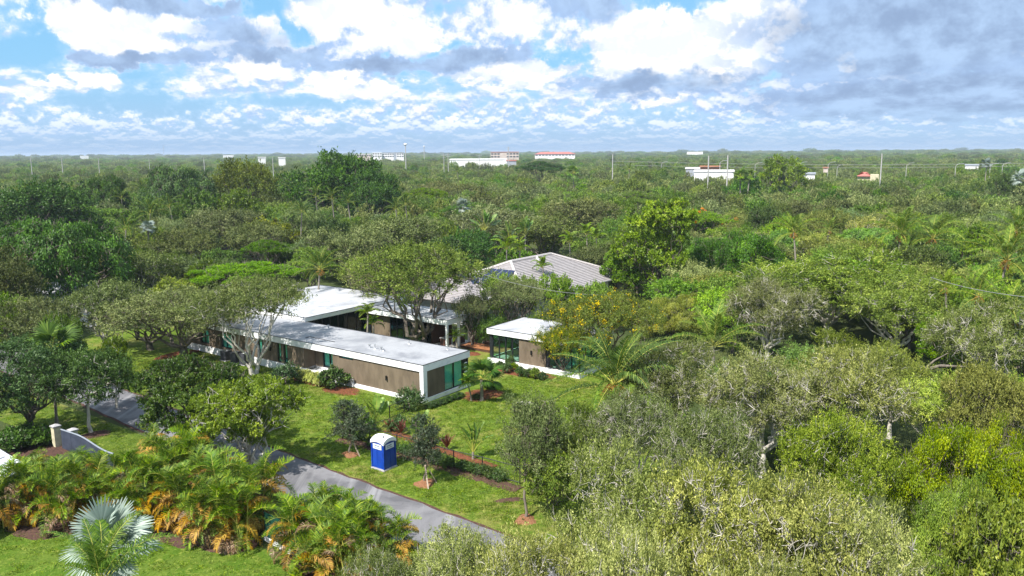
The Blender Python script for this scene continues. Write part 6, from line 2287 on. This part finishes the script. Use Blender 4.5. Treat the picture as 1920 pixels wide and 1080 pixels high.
def wire(label, a, b2, sag=.6, r=.02):
    t = np.linspace(0, 1, 25)[:, None]
    pts = a * (1 - t) + b2 * t
    pts[:, 2:] -= 4 * sag * t * (1 - t)
    V, F = tube_arr(pts, [r] * 25, 4)
    return tag(obj('overhead_wire', mesh('overhead_wire', V, np.array(F), (M['wire'],))), label, 'wire')


wire('thin wire crossing the canopy at the right edge', at_d(1745, 520, 70), at_d(1990, 562, 52), .3, .018)
wire('long far wire strung past the white concrete poles', at_d(1150, 302, 360), at_d(1925, 306, 360), 1.0, .05)
wire('lower far wire strung past the white concrete poles', at_d(1150, 309, 362), at_d(1925, 311, 362), 1.0, .045)
wire('wire dropping from the thin grey utility pole to the pavilion side', P(899, 512, 9.0), P(1180, 552, 6.0), .8, .02)
scatter('far_woodland', 'endless grey green woodland stretching from the gardens to the skyline', *far_points(), FARC)

def grass_tufts():
    r = np.random.default_rng(3)
    TC = bpy.data.collections.new('grass_tuft_shapes')
    for q in range(3):
        n = 26
        C = np.stack([r.normal(size=n) * .11, r.normal(size=n) * .11, np.zeros(n) - .01], 1)
        A = nrm(r.normal(size=(n, 3)) * (.7, .7, .2) + (0, 0, .8))
        V, F = leaf_quads(C, A, r.normal(size=(n, 3)), r.uniform(.07, .16, n), r.uniform(.02, .035, n), .05)
        TC.objects.link(bpy.data.objects.new('tuft_%s' % 'abc'[q], mesh('tuft', V, F, (M['tuft'],), None, np.clip(r.normal(.5, .25, n), 0, 1))))
    pts, rot, scl, idx = [], [], [], []
    for (v0, v1, u0, u1, n) in ((-14.6, -.6, -20, 34, 9500), (-.6, 13.8, -14, -1.2, 2600), (-23.2, -18.6, 4, 38, 1100), (-44, -25, -14, 12, 2600), (-1, 0, 16, 34, 60)):
        for _ in range(n):
            v, u = r.uniform(v0, v1), r.uniform(u0, u1)
            if v < -10 and v > -18 and v < np.interp(u, [-20, 0, 24], [-15.1, -14.2, -12.5]) and v > -18.5:
                continue
            p = Hw(v, u, .012)
            pts.append(p)
            rot.append((0, 0, r.uniform(0, 6.28)))
            k = r.uniform(.7, 1.5)
            scl.append((k, k, k * r.uniform(.5, 1.0)))
            idx.append(int(r.integers(0, 3)))
    return scatter('lawn_tufts', 'short grass tufts growing over the lawns', pts, rot, scl, idx, TC)


grass_tufts()

# blue tarpaulin glimpsed between the cassia and the feathery tree
p = P(1217, 577, 3.0)
tarp = thing('blue_canopy', 'small blue canopy glimpsed right of the cassia flowers', 'canopy', (p[0], p[1], 0), HROT)
g = G()
g.add([(-1.2, -1.2, 2.6), (1.2, -1.2, 2.6), (1.2, 1.2, 2.6), (-1.2, 1.2, 2.6), (0, 0, 3.2)], [(0, 1, 4), (1, 2, 4), (2, 3, 4), (3, 0, 4), (3, 2, 1, 0)])
g.build('cover', M['pool'], tarp)
for sx in (-1, 1):
    for sy in (-1, 1):
        G().cyl((sx * 1.15, sy * 1.15, 0), (sx * 1.15, sy * 1.15, 2.6), .03, n=6).build('leg', M['alu'], tarp)

# ------------------------------------------------------------------ haze: one closed box of thin air round everything
HAZE = 0.00013
hm, b, out = mat('haze_air')
pv = b.n('ShaderNodeVolumePrincipled')
pv.inputs['Color'].default_value = (0.72, 0.84, 1.0, 1)
pv.inputs['Density'].default_value = HAZE
pv.inputs['Anisotropy'].default_value = 0.2
b.nt.links.new(pv.outputs[0], out.inputs['Volume'])
tag(G().box(-9500, 9500, -9500, 9500, -1.0, 38).build('haze', hm), kind='stuff')
print('objects', len(bpy.data.objects), 'tris', sum(len(m_.loops) - 2 * len(m_.polygons) for m_ in bpy.data.meshes))
